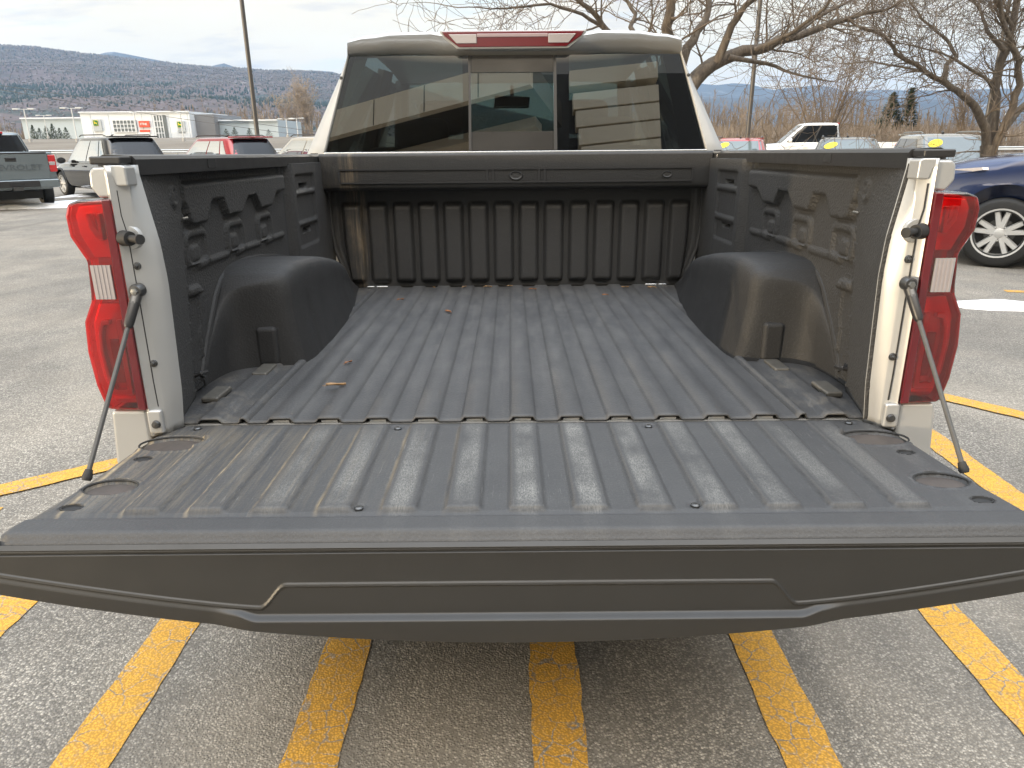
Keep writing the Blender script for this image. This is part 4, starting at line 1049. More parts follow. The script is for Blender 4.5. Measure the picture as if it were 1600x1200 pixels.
        for s in (-1, 1):
            # wrap-round rear lamps
            m = MB(); m.loft([[(s * x, y, z) for x, y, z in ((hw * .62, r + .02, .90), (hw * .90, r + .02, .90), (hw * .995, r + .34, .93), (hw * .96, r + .34, 1.06), (hw * .90, r + .05, 1.07), (hw * .62, r + .03, 1.02))], [(s * x, y + .06, z) for x, y, z in ((hw * .62, r + .02, .91), (hw * .88, r + .02, .91), (hw * .93, r + .34, .94), (hw * .92, r + .34, 1.05), (hw * .86, r + .05, 1.06), (hw * .62, r + .03, 1.01))]])
            m.v = [(x * 1.012, y - .012, z) for x, y, z in m.v]
            m.build('rear_lamp', REDLENS, root, smooth=True, ang=40)
            MB().tube([(s * hw * .66, r + .75, H + .01), (s * hw * .67, r + .9, H + .045), (s * hw * .67, .05, H + .05), (s * hw * .66, .22, H + .01)], .016, 8).build('roof_rail', trim or BLACKP, root, smooth=True)
            ml = [(hw * .60, f - .06, .70 + lift), (hw * .86, f - .34, .76 + lift), (hw * .955, f - .66, .82 + lift), (hw * .95, f - .64, .85 + lift), (hw * .84, f - .34, .82 + lift), (hw * .60, f - .08, .76 + lift)]
            m = MB(); m.loft([[(s * x * 1.02, y + .012, z) for x, y, z in ml], [(s * x * .93, y - .08, z) for x, y, z in ml]])
            m.build('head_lamp', CLEARLENS, root, smooth=True, ang=40)
        MB().box(-hw * .58, hw * .58, f - .10, f + .015, .50, .72).build('grille', BLACKP, root, bevel=.02)
        MB().box(-hw * .78, hw * .78, r - .02, r + .10, .38, .56).build('rear_bumper', trim or BLACKP, root, bevel=.03, seg=3)
        MB().box(-.16, .16, r - .004, r + .03, .74, .86).build('licence_plate_recess', BLACKP, root, bevel=.01)
        m = MB(); m.tube([(0, -.45, H + .02), (0, -.52, H + .05), (0, -.60, H + .055)], [.03, .02, .012], 8); m.build('roof_fin', roofcol or BLACKP, root, smooth=True)
    else:
        fwin(bq, tq, 0, [(.06, .12), (.94, .12), (.93, .90), (.07, .90)], .010).build('rear_window', gl, root)
        for i, fl in ((1, 0), (3, 1)):
            uv = [(.045, .06), (.945, .06), (.90, .93), (.05, .93)]
            if fl: uv = [(1 - u, v) for u, v in uv]
            fwin(bq, tq, i, uv, .004).build('window_surround', BLACKP, root)
            for us in ((.06, .46), (.49, .93)):
                u0, u1 = us
                uv = [(u0, .08), (u1, .08), (min(u1, .88), .90), (u0 + .01, .90)]
                if fl: uv = [(1 - u, v) for u, v in uv]
                fwin(bq, tq, i, uv, .008).build('side_window', sgl, root)
        tg_ = MB().box(-hw * .80, hw * .80, r - .022, r + .05, .70, bt - .03).build('tailgate', pnt, root, bevel=.012)
        MB().box(-hw * .80, hw * .80, r - .03, r + .03, bt - .03, bt + .004).build('tailgate_cap', BLACKP, tg_, bevel=.01)
        MB().box(-.115, .115, r - .030, r - .01, bt - .20, bt - .105).build('handle_recess', BLACKP, tg_, bevel=.012)
        MB().box(-.085, .085, r - .040, r - .028, bt - .155, bt - .115).build('handle', BLACKP, tg_, bevel=.008)
        for s in (-1, 1):
            m = MB().box(min(s * hw * .815, s * hw * .985), max(s * hw * .815, s * hw * .985), r - .018, r + .16, .86, bt - .06); m.build('rear_lamp', REDLENS, root, bevel=.02, seg=3)
            MB().box(min(s * hw * .82, s * hw * .96), max(s * hw * .82, s * hw * .96), r - .022, r, 1.02, 1.10).build('reversing_lens', CLEARLENS, root, bevel=.008)
            MB().box(min(s * hw * .86, s * hw * .955), max(s * hw * .86, s * hw * .955), r + .1, -.82, bt, bt + .02).build('rail_cap', BLACKP, root, bevel=.006)
            MB().box(min(s * hw * .60, s * hw * .90), max(s * hw * .60, s * hw * .90), f - .22, f - .03, .95, 1.10).build('head_lamp', CLEARLENS, root, bevel=.02)
        bmp = MB(); bmp.box(-hw * .95, hw * .95, r - .16, r + .12, .50, .70); bmp.build('rear_bumper', gloss or pnt, root, bevel=.035, seg=3)
        MB().box(-.48, .48, r - .168, r - .10, .53, .68).build('bumper_recess', BLACKP, root, bevel=.012)
        MB().box(-.16, .16, r - .176, r - .15, .56, .65).build('licence_plate_recess', DARKIN, root, bevel=.006)
        MB().box(-.32, .32, tq[0][1] - .085, tq[0][1] + .02, H - .06, H - .012).build('high_stop_lamp', REDLENS, root, bevel=.01)
        MB().box(-hw * .75, hw * .75, f - .12, f + .02, .62, 1.02).build('grille', BLACKP, root, bevel=.02)
        m = MB().box(-.10, .10, r - .26, r, .46, .54); m.build('tow_hitch', DARKSTEEL, root)
    for s in (-1, 1):
        zc = (1.05 if kind == 'suv' else bt + .08)
        m = MB(); c0 = Vector((s * (hw + .10), (.78 if kind == 'suv' else 1.22), zc))
        m.lathe([(0, -.10), (.075, -.09), (.105, -.02), (.10, .02), (0, .035)], (0, 0, 0), 'y', 14)
        m.v = [(c0.x + x * 1.15, c0.y + y * -1.0, c0.z + z * .85) for x, y, z in m.v]
        m.build('door_mirror', trim or pnt, root, smooth=True, ang=60)
        for y in ((-.55, .35) if kind == 'suv' else (-.35, .62)):
            MB().box(min(s * (hw * .99), s * (hw * 1.02)), max(s * (hw * .99), s * (hw * 1.02)), y - .10, y + .10, (.88 if kind == 'suv' else 1.12), (.915 if kind == 'suv' else 1.155)).build('door_handle', pnt, root, bevel=.008)
    if sticker:
        uv = [(.22 + .105 * cos(a), .70 + .16 * sin(a) + .06 * cos(a)) for a in [2 * pi * k / 18 for k in range(18)]]
        if sticker == 2: uv = [(1 - u, v) for u, v in uv]
        fwin(bq, tq, 2, uv, .012).build('price_sticker', pm('yellow_sticker', (.80, .62, .015), .5, 0, .05, 4), root)
    for y in ax:
        for s in (-1, 1): add_wheel(root, s * (hw - .13), y, R, .24, s, n=5, rim=(ALLOY if detail else None))
    return root
LG = 'cars parked in a row across the lot'
GREYP = paint('grey_paint', (.16, .19, .205), .5, .28)
v = vehicle('parked_pickup', 'grey pickup with black tailgate handle parked at the left edge of the lot', 'pickup truck', (-13.75, 18.1, 0), 44, (.16, .19, .205), 'pickup', LG, H=1.83, L=5.4, W=1.90, wheel_r=.39, gloss=GREYP)
r_ = -2.7; hwp = .95
tgp = [c for c in v.children if c.name.startswith('tailgate')][0]
text_mesh('CHEVROLET', 'raised_lettering', paint('grey_paint_letter_shade', (.11, .13, .145), .5, .3), tgp, 1.25, Matrix.Translation((0, r_ - .024, .98)) @ Matrix.Rotation(pi / 2, 4, 'X') @ Matrix.Scale(.8, 4, (0, 1, 0)), .016)  # body-coloured letters; the darker grey stands in for shading of their relief
CREAMG = pm('mirror_tint_glass', (.02, .021, .02), .03, .0, .1, 2, spec=1.0)
vehicle('parked_suv', 'dark bronze black SUV with tinted rear window parked beside the grey pickup', 'car', (-12.1, 20.95, 0), 50, (.012, .0105, .009), 'suv', LG, trim=BLACKP, H=1.70, L=4.65, W=1.90, glass=BSG)
vehicle('parked_suv', 'red SUV seen from behind, parked between the black SUV and the tall lamp post', 'car', (-8.8, 21.2, 0), 50, (.26, .018, .024), 'suv', LG, trim=BLACKP, H=1.66, L=4.5, W=1.84, glass=BSG)
vehicle('parked_suv', 'beige SUV partly hidden by the rear pillar of the silver pickup cab', 'car', (-6.1, 21.6, 0), 50, (.42, .38, .31), 'suv', LG, H=1.66, L=4.5, W=1.84, glass=BSG)
RG = 'cars parked beyond the right bed rail'
vehicle('parked_pickup', 'white crew cab pickup seen side on beyond the right bed rail', 'pickup truck', (13.1, 30.5, 0), 78, (.80, .81, .82), 'pickup', RG, H=2.10, L=6.0, W=2.0, wheel_r=.41, glass=DARKGLASS, gloss=paint('white_paint', (.72, .73, .74), .0, .25))
vehicle('parked_car', 'red car with a yellow windscreen sticker in front of the white pickup', 'car', (6.75, 20.6, 0), 160, (.34, .03, .035), 'suv', RG, sticker=True, H=1.50, L=4.4, W=1.82)
vehicle('parked_car', 'dark grey car with a yellow windscreen sticker in front of the white pickup door', 'car', (8.78, 18.0, 0), 158, (.06, .06, .062), 'suv', RG, sticker=True, H=1.50, L=4.4, W=1.82)
vehicle('parked_suv', 'beige SUV with roof rails and a yellow windscreen sticker behind the blue SUV', 'car', (10.45, 16.4, 0), 166, (.20, .19, .165), 'suv', RG, sticker=True, H=1.56, L=4.6, W=1.86, trim=STEEL)
vehicle('parked_suv', 'dark blue SUV with silver split spoke wheels at the right edge', 'car', (7.46, 6.85, 0), 53, (.010, .022, .075), 'suv', RG, lift=.30, H=1.90, L=4.75, W=1.9, wheel_r=.405, trim=None)
vehicle('parked_car', 'silver car just showing behind the blue SUV hood at the right edge', 'car', (15.6, 15.0, 0), 150, (.55, .55, .54), 'suv', RG, H=1.58, L=4.5, W=1.84)
# ------------------------------------------------------------------ bare trees
BARK = NB('bark'); BARK.bsdf(BARK.ramp(BARK.noise(14, 7, .7, BARK.map((1, 1, .25))), (.3, (.060, .048, .038)), (.55, (.125, .102, .080)), (.75, (.22, .19, .15))), .9, 0, BARK.bump(BARK.noise(30, 6, .7, BARK.map((1, 1, .2))), .8, .03)); BARK = BARK.m
TWIG = pm('twig_bark', (.135, .105, .078), .9, 0, .3, 3)
def rvec(rnd): 
    v = Vector((rnd.gauss(0, 1), rnd.gauss(0, 1), rnd.gauss(0, 1))); return v.normalized()
def grow(m, rnd, p, d, r, length, lvl, minr, bend=.30, up=.05, kids=3, stats=None):
    """one wandering shoot and, from it, its side shoots"""
    n = max(3, int(length / (.10 + r * 5))); n = min(n, 9); st = length / n; path = [p.copy()]; rad = [r]; q = p.copy(); dd = d.normalized()
    for i in range(n):
        dd = (dd + rvec(rnd) * bend + Vector((0, 0, up))).normalized(); q = q + dd * st; path.append(q.copy()); rad.append(max(minr, r * (1 - .75 * (i + 1) / n)))
    m.tube(path, rad, 6 if r > .03 else (4 if r > .010 else 3), cap=False)
    if lvl <= 0: return
    k = kids + (rnd.random() < .5)
    for j in range(k):
        i = rnd.randint(max(1, n // 3), n); a = (path[i] - path[i - 1]).normalized()
        s = (a * .8 + rvec(rnd) * .85).normalized()
        grow(m, rnd, path[i], s, max(minr, rad[i] * .72), length * rnd.uniform(.50, .78), lvl - 1, minr, bend, up, kids)
def limb(m, pts, Y, r0, r1, rnd, dy=0.0):
    """a main limb traced through the photograph, at forward distance Y (drifting by dy)"""
    P = [at(x, y, Y + dy * i / max(1, len(pts) - 1)) for i, (x, y) in enumerate(pts)]
    Q = []
    for i in range(len(P) - 1):
        for t in (0, .33, .66):
            j = rvec(rnd) * .12 * r0 * (1 if t else 0) * 2
            Q.append(P[i].lerp(P[i + 1], t) + j)
    Q.append(P[-1]); n = len(Q)
    R = [r0 + (r1 - r0) * (i / (n - 1)) ** .8 for i in range(n)]
    m.tube(Q, R, 10, cap=True); return Q, R
def big_tree(label, Y, trunk, limbs, seed, lvl, minr, base_z=0.0, twiglen=1.5, dens=1.0):
    rnd = random.Random(seed); t = MB(); c = MB()
    root = empty('bare_tree', (0, 0, 0), 0, label, 'tree', 'bare shade trees at the edge of the lot')
    TP = [at(x, y, Y) for x, y in trunk]; TP[0].z = base_z
    root.location = (TP[0].x, TP[0].y, base_z)
    off = root.location
    TP = [TP[0].lerp(TP[1], k / 4) for k in range(4)] + TP[1:]; t.tube(TP, [limbs[0][1] * (1.75 - .55 * (i / (len(TP) - 1)) ** .6) for i in range(len(TP))], 12)
    for pts, r0, r1, dy in limbs:
        Q, R = limb(t, pts, Y, r0, r1, rnd, dy)
        n = len(Q)
        for i in range(1, n):
            w_ = (i / n)
            if w_ < .42 and rnd.random() < .72: continue
            for k in range(int(dens * (1 + 1.4 * w_) + rnd.random())):
                a = (Q[i] - Q[i - 1]).normalized(); s = (a * .7 + rvec(rnd) * .8 + Vector((0, 0, .15))).normalized()
                grow(c, rnd, Q[i], s, min(.020, max(minr, R[i] * rnd.uniform(.22, .42))), twiglen * rnd.uniform(.55, 1.15), lvl, minr, .32, .03)
        grow(c, rnd, Q[-1], Q[-1] - Q[-2], R[-1], twiglen, lvl, minr)
    for m, nm, mt in ((t, 'trunk', BARK), (c, 'crown', TWIG)):
        m.v = [(x - off.x, y - off.y, z - off.z) for x, y, z in m.v]
        m.build(nm, mt, root, smooth=True)
    return root
big_tree('large spreading bare tree rising from behind the cab of the silver pickup', 11.0, [(1030, 400), (1032, 250), (1045, 170)], [
    ([(1045, 170), (1088, 122), (1130, 92), (1180, 78), (1230, 60), (1290, 40), (1345, 22), (1400, 8)], .155, .022, 1.0),
    ([(1120, 97), (1143, 40), (1165, 8), (1192, -14), (1230, -50)], .075, .02, -.6),
    ([(1138, 89), (1197, 99), (1240, 115), (1290, 126)], .045, .012, .8),
    ([(1050, 150), (1073, 75), (1100, 36), (1108, 0), (1110, -60)], .10, .03, .5),
    ([(1040, 170), (1042, 80), (1041, 43), (1048, -5), (1050, -70)], .125, .05, -.5),
    ([(1035, 150), (1005, 70), (985, 42), (993, 22), (977, -4), (960, -50)], .055, .02, .8),
    ([(1030, 160), (985, 90), (947, 47), (931, 24), (900, -2), (850, -40)], .075, .02, -.8),
    ([(945, 45), (910, 22), (860, 6), (800, 12), (766, 14)], .034, .010, -.8),
    ([(1230, 60), (1275, 28), (1330, 0), (1370, -40)], .040, .014, .8),
    ([(1180, 78), (1240, 50), (1290, 12), (1310, -30)], .045, .014, -.8)], 21, 2, .0034, twiglen=1.3, dens=1.15)
big_tree('bare tree with several leaning trunks behind the blue SUV at the right edge', 14.5, [(1546, 330), (1545, 262), (1545, 226)], [
    ([(1545, 262), (1547, 232), (1554, 175), (1554, 137), (1571, 80), (1582, 42), (1589, -4), (1592, -60)], .135, .05, .5),
    ([(1546, 262), (1553, 228), (1575, 185), (1594, 133), (1592, 95), (1578, 60), (1566, 28), (1555, -20)], .11, .03, -.5),
    ([(1568, 200), (1600, 165), (1645, 120), (1680, 60)], .095, .03, .5),
    ([(1544, 258), (1540, 200), (1522, 165), (1505, 150), (1475, 126), (1446, 112), (1400, 84), (1382, 56), (1340, 40), (1300, 36)], .105, .014, -1.0),
    ([(1475, 124), (1479, 101), (1494, 88), (1478, 60), (1440, 30), (1418, -4)], .062, .016, .8),
    ([(1554, 140), (1540, 122), (1496, 95), (1470, 82), (1420, 70)], .045, .012, -.9),
    ([(1571, 80), (1542, 48), (1534, 20), (1512, -10)], .055, .02, .6),
    ([(1446, 112), (1405, 104), (1360, 96), (1320, 100)], .030, .008, .5),
    ([(1582, 42), (1560, 10), (1540, -30)], .04, .015, -.4)], 33, 2, .0040, twiglen=1.35, dens=1.25)
# a many-stemmed tree further off
def fan_tree(label, X, Y, z0, h, spread, n, seed, r0=.09, lvl=2, name='bare_tree', group='bare shade trees at the edge of the lot', minr=.012, mat=None):
    rnd = random.Random(seed); root = empty(name, (X, Y, z0), 0, label, 'tree', group); m = MB(); c = MB()
    for k in range(n):
        a = rnd.uniform(0, 2 * pi); tilt = spread * sqrt(rnd.random()); top = Vector((cos(a) * tilt, sin(a) * tilt * .7, 1)).normalized()
        p = Vector((cos(a) * .25, sin(a) * .25, 0)); path = [p]; rad = [r0]; d = (top * .6 + Vector((0, 0, .6))).normalized(); ns = 9; L_ = h * rnd.uniform(.75, 1.08)
        for i in range(ns):
            d = (d * .75 + top * .25 + rvec(rnd) * .10).normalized(); p = p + d * (L_ / ns); path.append(p); rad.append(max(minr, r0 * (1 - .85 * (i + 1) / ns)))
        m.tube(path, rad, 5, cap=False)
        for i in range(3, ns + 1):
            for _ in range(2):
                grow(c, rnd, path[i], (path[i] - path[i - 1]).normalized() * .9 + rvec(rnd) * .7, max(minr, rad[i] * .55), h * .18 * rnd.uniform(.6, 1.2), lvl, minr, .22, .05, 2)
    m.build('trunk', mat or TWIG, root, smooth=True); c.build('crown', mat or TWIG, root)
    return root
q = at(1288, 205, 46)
fan_tree('fan shaped bare tree with many thin stems beyond the white pickup', q.x, q.y, 0, 7.0, .95, 14, 5, .07, 1, minr=.010)
q = at(1510, 205, 70); fan_tree('slim bare tree left of the trunks of the right hand tree, far off', q.x, q.y, 0, 7.5, .35, 6, 9, .09, 2, minr=.016)
q = at(335, 205, 150); fan_tree('pale bare tree rising behind the grey end of the dealership', q.x, q.y + 75, 2.6, 15.5, .40, 14, 11, .12, 2, minr=.035, mat=pm('pale_twig', (.30, .245, .19), .9, 0, .2, 2))
q = at(300, 205, 150); fan_tree('pale bare tree standing just left of the taller one behind the dealership', q.x - 3, q.y + 78, 2.6, 12.0, .40, 10, 12, .12, 2, minr=.035, mat=_mc['pale_twig'])

# ------------------------------------------------------------------ far bare woods (one mass), brush and evergreens
WOODA = NB('bare_wood'); WOODA.bsdf(WOODA.ramp(WOODA.noise(.22, 5, .6), (.30, (.11, .085, .062)), (.5, (.19, .15, .112)), (.68, (.30, .245, .19))), .95); WOODA = WOODA.m
def woods(name, lab, x0, x1, y0, y1, n, hmin, hmax, zf, seed, tilt=0.0):
    rnd = random.Random(seed); m = MB()
    for _ in range(n):
        y = rnd.uniform(y0, y1); x = rnd.uniform(x0, x1) * (y / y1); h = rnd.uniform(hmin, hmax) * (.8 + .3 * sin(x * .05) + .12 * sin(x * .31)); z0 = zf(x, y)
        p = Vector((x, y, z0 - .1)); top = p + Vector((rnd.gauss(0, .06) * h, rnd.gauss(0, .05) * h, h)); mid = p.lerp(top, .5) + Vector((rnd.gauss(0, .02) * h, 0, 0))
        r = rnd.uniform(.05, .11) * (y / 100)
        m.tube([p, mid, top], [r, r * .7, r * .25], 3, cap=False)
        for k in range(rnd.randint(9, 15)):
            t = rnd.uniform(.22, .95); b0 = p.lerp(top, t); a = rnd.uniform(0, 2 * pi); L_ = h * rnd.uniform(.10, .26) * (1.15 - t * .6)
            b1 = b0 + Vector((cos(a) * L_ * .55, sin(a) * L_ * .4, L_ * .85))
            m.tube([b0, b0.lerp(b1, .5) + Vector((rnd.gauss(0, .05) * L_, 0, .08 * L_)), b1], [r * .40, r * .30, r * .14], 3, cap=False)
    return tag(m.build(name, WOODA), lab, None, None, 'stuff')
woods('bare_woods', 'band of leafless brown woods beyond the right side of the lot', 20, 150, 88, 150, 1300, 4.2, 6.6, lambda x, y: 0.0, 4)
woods('bare_woods', 'strip of leafless woods behind the dealership at the foot of the hill', -330, -70, 245, 300, 620, 6, 12, terr, 6)
def brush(name, lab, x0, x1, y0, y1, n, h, zf, seed):
    rnd = random.Random(seed); m = MB()
    for _ in range(n):
        y = rnd.uniform(y0, y1); x = rnd.uniform(x0, x1) * (y / y1); z0 = zf(x, y)
        for k in range(7):
            a = rnd.uniform(0, 2 * pi); L_ = h * rnd.uniform(.5, 1.2)
            p = Vector((x + rnd.gauss(0, .3), y + rnd.gauss(0, .3), z0 - .05)); q_ = p + Vector((cos(a) * L_ * .35, sin(a) * L_ * .35, L_))
            m.tube([p, p.lerp(q_, .5) + Vector((0, 0, .1 * L_)), q_], [.05 * y / 90, .035 * y / 90, .015 * y / 90], 3, cap=False)
    return tag(m.build(name, WOODA), lab, None, None, 'stuff')
brush('brush', 'brown brush along the edge of the right hand woods', 18, 120, 72, 98, 1500, 2.6, lambda x, y: 0.0, 17)
brush('brush', 'brown brush between the road and the dealership', -260, -70, 222, 262, 500, 2.6, terr, 18)
PINE = NB('pine_needles'); PINE.bsdf(PINE.ramp(PINE.noise(1.2, 5, .6), (.32, (.018, .032, .016)), (.6, (.05, .075, .034)), (.75, (.085, .10, .05))), .9); PINE = PINE.m
def conifer(name, label, X, Y, z0, h, r, seed, group, n=900, slim=False):
    rnd = random.Random(seed); root = empty(name, (X, Y, z0), 0, label, 'tree', group)
    MB().tube([(0, 0, 0), (0, 0, h * .96)], [h * .022, h * .004], 7).build('trunk', BARK, root, smooth=True)
    m = MB()
    for _ in range(n):
        t = rnd.random() ** 1.25; z = h * (.06 + .94 * t) if slim else h * (.14 + .86 * t); rr = r * ((1 - t) ** (.75 if slim else .9) + .03) * rnd.uniform(.55, 1.08) * (1 + .18 * sin(z * 9 / h * 3))
        a = rnd.uniform(0, 2 * pi); p = Vector((cos(a) * rr, sin(a) * rr, z - .18 * rr)); o_ = Vector((cos(a), sin(a), rnd.uniform(-.1, .6) if not slim else 1.2)).normalized(); sd = Vector((-sin(a), cos(a), 0)); L_ = h * rnd.uniform(.035, .075); w_ = L_ * .32
        m.add([p - o_ * L_ * .8, p + sd * w_, p + o_ * L_, p - sd * w_ + Vector((0, 0, w_ * .4))], [(0, 1, 2, 3)])
    m.build('crown', PINE, root); return root
q = at(1386, 215, 96); conifer('pine_tree', 'dark pine tree, the broader of two standing in the bare woods', q.x, q.y, 0, 6.9, 2.3, 3, 'pines in the bare woods', 1500)
q = at(1413, 215, 96); conifer('pine_tree', 'dark pine tree, the slimmer and taller of two standing in the bare woods', q.x, q.y, 0, 7.4, 1.8, 5, 'pines in the bare woods', 1300)

# ------------------------------------------------------------------ hills
def fbm(x, y, o=4):
    s_, a, f = 0, 1, 1
    for k in range(o):
        s_ += a * sin(x * f * 1.7 + 1.3 * k + 1.1 * sin(y * f * 1.3 + k)) * cos(y * f * 1.9 + 2.1 * k + .9 * sin(x * f * .8)); a *= .52; f *= 2.05
    return s_
def hill(name, ridge, Yr, depth, mat, rough, seed, z_low=-5, cols=260, rowsn=40, trees=False):
    """a ridge traced from its skyline at distance Yr, with its slope falling toward the camera"""
    rnd = random.Random(seed); pts = [at(x, y, Yr) for x, y in ridge]; tab = [(p.x, p.z) for p in pts]; x0, x1 = tab[0][0], tab[-1][0]
    m = MB(); rows = []
    for j in range(rowsn + 1):
        t = j / rowsn; r = []
        for i in range(cols + 1):
            X = x0 + (x1 - x0) * i / cols; top = lerp_tab(tab, X); y = Yr - depth * (1 - t)
            z = z_low + (top - z_low) * (t ** 1.0 * .9 + .1 * sst(0, 1, t)) + rough * fbm(X * .012 * 300 / depth, y * .012 * 300 / depth) * sin(pi * t) ** .8
            r.append((X * (y / Yr) ** .9 if False else X, y, z))
        rows.append(r)
    rows.append([(x, y + depth * .5, z - .5 * (z - z_low)) for x, y, z in rows[-1]]); rows.append([(x, y + depth * .6, z_low) for x, y, z in rows[-1]])
    m.grid(rows); o = tag(m.build(name, mat, smooth=True), kind='structure')
    return o, rows
hm = NB('wooded_hill'); v_ = hm.map((1, 1, 2.2))
pat = hm.noise(.0065, 8, .62, hm.map((1, .4, 3.2))); fine = hm.voro(.085, vec=hm.map((1, .35, 1.4))); band = hm.noise(.02, 6, .65, hm.map((.35, .3, 3)))
c = hm.ramp(pat, (.36, (.085, .062, .062)), (.47, (.135, .098, .090)), (.56, (.105, .078, .074)), (.66, (.165, .125, .11)))
c = hm.mix(hm.ramp(band, (.50, 0), (.60, .85)), c, (.022, .045, .030))
c = hm.mix(hm.ramp(fine, (.15, .35), (.75, 0)), c, (.045, .032, .032))
c = hm.mix(hm.ramp(hm.noise(.030, 7, .7, hm.map((1, .3, 1), (40, 9, 3))), (.60, 0), (.68, .42)), c, (.42, .40, .41))
hm.bsdf(c, .95, 0, hm.bump(hm.noise(.16, 5, .7), 1.0, 6))
ridge = [(-420, 60), (-200, 56), (0, 70), (60, 74), (100, 80), (150, 86), (200, 91), (250, 97), (300, 102), (340, 106), (380, 107), (420, 111), (460, 111), (500, 113), (560, 120), (640, 138), (760, 170), (900, 205), (1050, 222)]
ho, rows = hill('wooded_hill', ridge, 2600, 1900, hm.m, 16, 2, z_low=0)
# the wood that covers the hill: bare crowns and, in bands, conifers
rnd = random.Random(4); m = MB(); m2 = MB(); nr, nc = len(rows) - 2, len(rows[0])
def tuft(mm, p, h, w_, n6, mid):
    o_ = rnd.uniform(0, 6); mm.add([(p[0] + w_ * .5 * cos(o_ + 2 * pi * q / n6), p[1] + w_ * .5 * sin(o_ + 2 * pi * q / n6), p[2] - 2) for q in range(n6)] + [(p[0] + w_ * cos(o_ + 2 * pi * q / n6) * rnd.uniform(.7, 1.2), p[1] + w_ * sin(o_ + 2 * pi * q / n6), p[2] + h * mid * rnd.uniform(.7, 1.2)) for q in range(n6)] + [(p[0] + rnd.uniform(-.2, .2) * w_, p[1], p[2] + h)],
            [(q, (q + 1) % n6, n6 + (q + 1) % n6, n6 + q) for q in range(n6)] + [(n6 + q, n6 + (q + 1) % n6, 2 * n6) for q in range(n6)])
for k in range(40000):
    j = int((rnd.random() ** .8) * (nr - 1)) if k > 1500 else nr - 1 - rnd.randint(0, 1); i = rnd.randrange(nc - 1)
    P = Vector(rows[j][i]).lerp(Vector(rows[min(j + 1, nr - 1)][i + 1]), rnd.random()); P.x += rnd.uniform(-9, 9)
    if j >= nr - 2: P.z -= 2.5
    sz = .62 * (P.y / 1500) ** .75
    b_ = fbm(P.x * .0023, P.z * .012 + 3) + .8 * fbm(P.x * .0075 + 9, P.z * .03)
    zr = P.z / max(30, rows[nr - 1][i][2])
    if b_ + 1.3 * (1 - abs(zr - .34) / .22) > .72 and zr < .62 and rnd.random() < .8: tuft(m2, P, rnd.uniform(8, 13) * sz, rnd.uniform(2.4, 4.0) * sz, 5, .35)
    elif rnd.random() < (.10 if zr < .9 else .20): tuft(m2, P, rnd.uniform(6, 10) * sz, rnd.uniform(1.8, 3.0) * sz, 5, .35)
    else: tuft(m, P, rnd.uniform(4, 8.5) * sz, rnd.uniform(2.2, 4.2) * sz, 5, .65)
tag(m.build('hill_woods', pm('hill_bare_trees', (.135, .117, .106), .95, 0, .38, .03)), 'bare woods covering the long hill behind the dealership', None, None, 'stuff')
tag(m2.build('hill_conifers', pm('hill_conifer_trees', (.022, .040, .030), .95, 0, .4, .05)), 'dark evergreen bands across the long hill', None, None, 'stuff')
bm_ = NB('blue_mountain'); bm_.bsdf(bm_.ramp(bm_.noise(.0035, 8, .65, bm_.map((1, .5, 2.0))), (.40, (.018, .026, .036)), (.58, (.04, .045, .05)), (.72, (.36, .40, .46))), .95, 0, bm_.bump(bm_.noise(.012, 6, .65), 1.0, 60))
R2 = [(880, 170), (1000, 140), (1060, 134), (1096, 131), (1120, 133), (1145, 130), (1165, 131), (1185, 137), (1205, 141), (1225, 138), (1250, 136), (1272, 133), (1290, 137), (1315, 141), (1345, 143), (1370, 140), (1400, 141), (1440, 141), (1470, 142), (1500, 140), (1530, 142), (1560, 140), (1600, 143), (1700, 140), (1850, 150)]
hill('far_mountain', R2, 5200, 2600, bm_.m, 40, 5, z_low=0, cols=360)
R3 = [(1000, 165), (1090, 150), (1180, 155), (1240, 146), (1330, 158), (1420, 152), (1520, 160), (1600, 155), (1750, 165)]
hill('far_mountain', R3, 3600, 1600, bm_.m, 30, 8, z_low=0, cols=240)
hill('far_mountain', [(60, 130), (120, 100), (150, 86), (165, 82), (178, 81), (195, 84), (225, 90), (258, 96), (300, 108), (318, 108), (335, 102), (350, 99), (362, 103), (385, 112), (430, 122), (470, 117), (490, 110), (520, 112), (560, 130)], 4600, 1500, bm_.m, 20, 9, z_low=0, cols=240)

# ------------------------------------------------------------------ dealership across the road
WHP = pm('white_cladding', (.70, .74, .78), .5, 0, .04, .3); WING = pm('grey_blue_cladding', (.40, .47, .52), .6, 0, .05, .3); GRYP = pm('grey_cladding', (.20, .20, .205), .6, 0, .06, .3)
Yd = 190.0
def dl(px, py): p = at(px, py, Yd); return p
base = 2.4
deal = empty('dealership_building', (dl(210, 200).x, Yd, base), 0, 'long low white dealership with green and orange signs across the road', 'building')
ox = deal.location.x
def dbox(nm, px0, px1, py_top, depth, mt, y0=0.0, par=deal, zb=None, py_bot=None, bev=.05):
    a, b2 = dl(px0, py_top), dl(px1, py_top); z1 = a.z - base; z0 = 0 if py_bot is None else dl(px0, py_bot).z - base
    return MB().box(a.x - ox, b2.x - ox, y0, y0 + depth, z0, z1).build(nm, mt, par, bevel=bev)
mainb = dbox('main_block', 124, 295, 175.5, 26, WHP); dbox('wing', 8, 123.5, 183.5, 22, WING, 6); dbox('wing', 326, 422, 187, 22, WING, 6); dbox('side_block', 295.4, 326, 178, 20, GRYP, 3)
dbox('roof_edge', 8, 123.5, 183, .5, WHP, 5.4, py_bot=185); dbox('roof_edge', 326, 422, 186.5, .5, WHP, 5.4, py_bot=188.5); dbox('roof_edge', 123, 296, 174.8, .4, pm('pale_trim', (.7, .74, .78), .5), -.45, py_bot=176.5)
WGL = pm('office_glass', (.07, .085, .09), .08, 0, .3, .5, spec=.9)
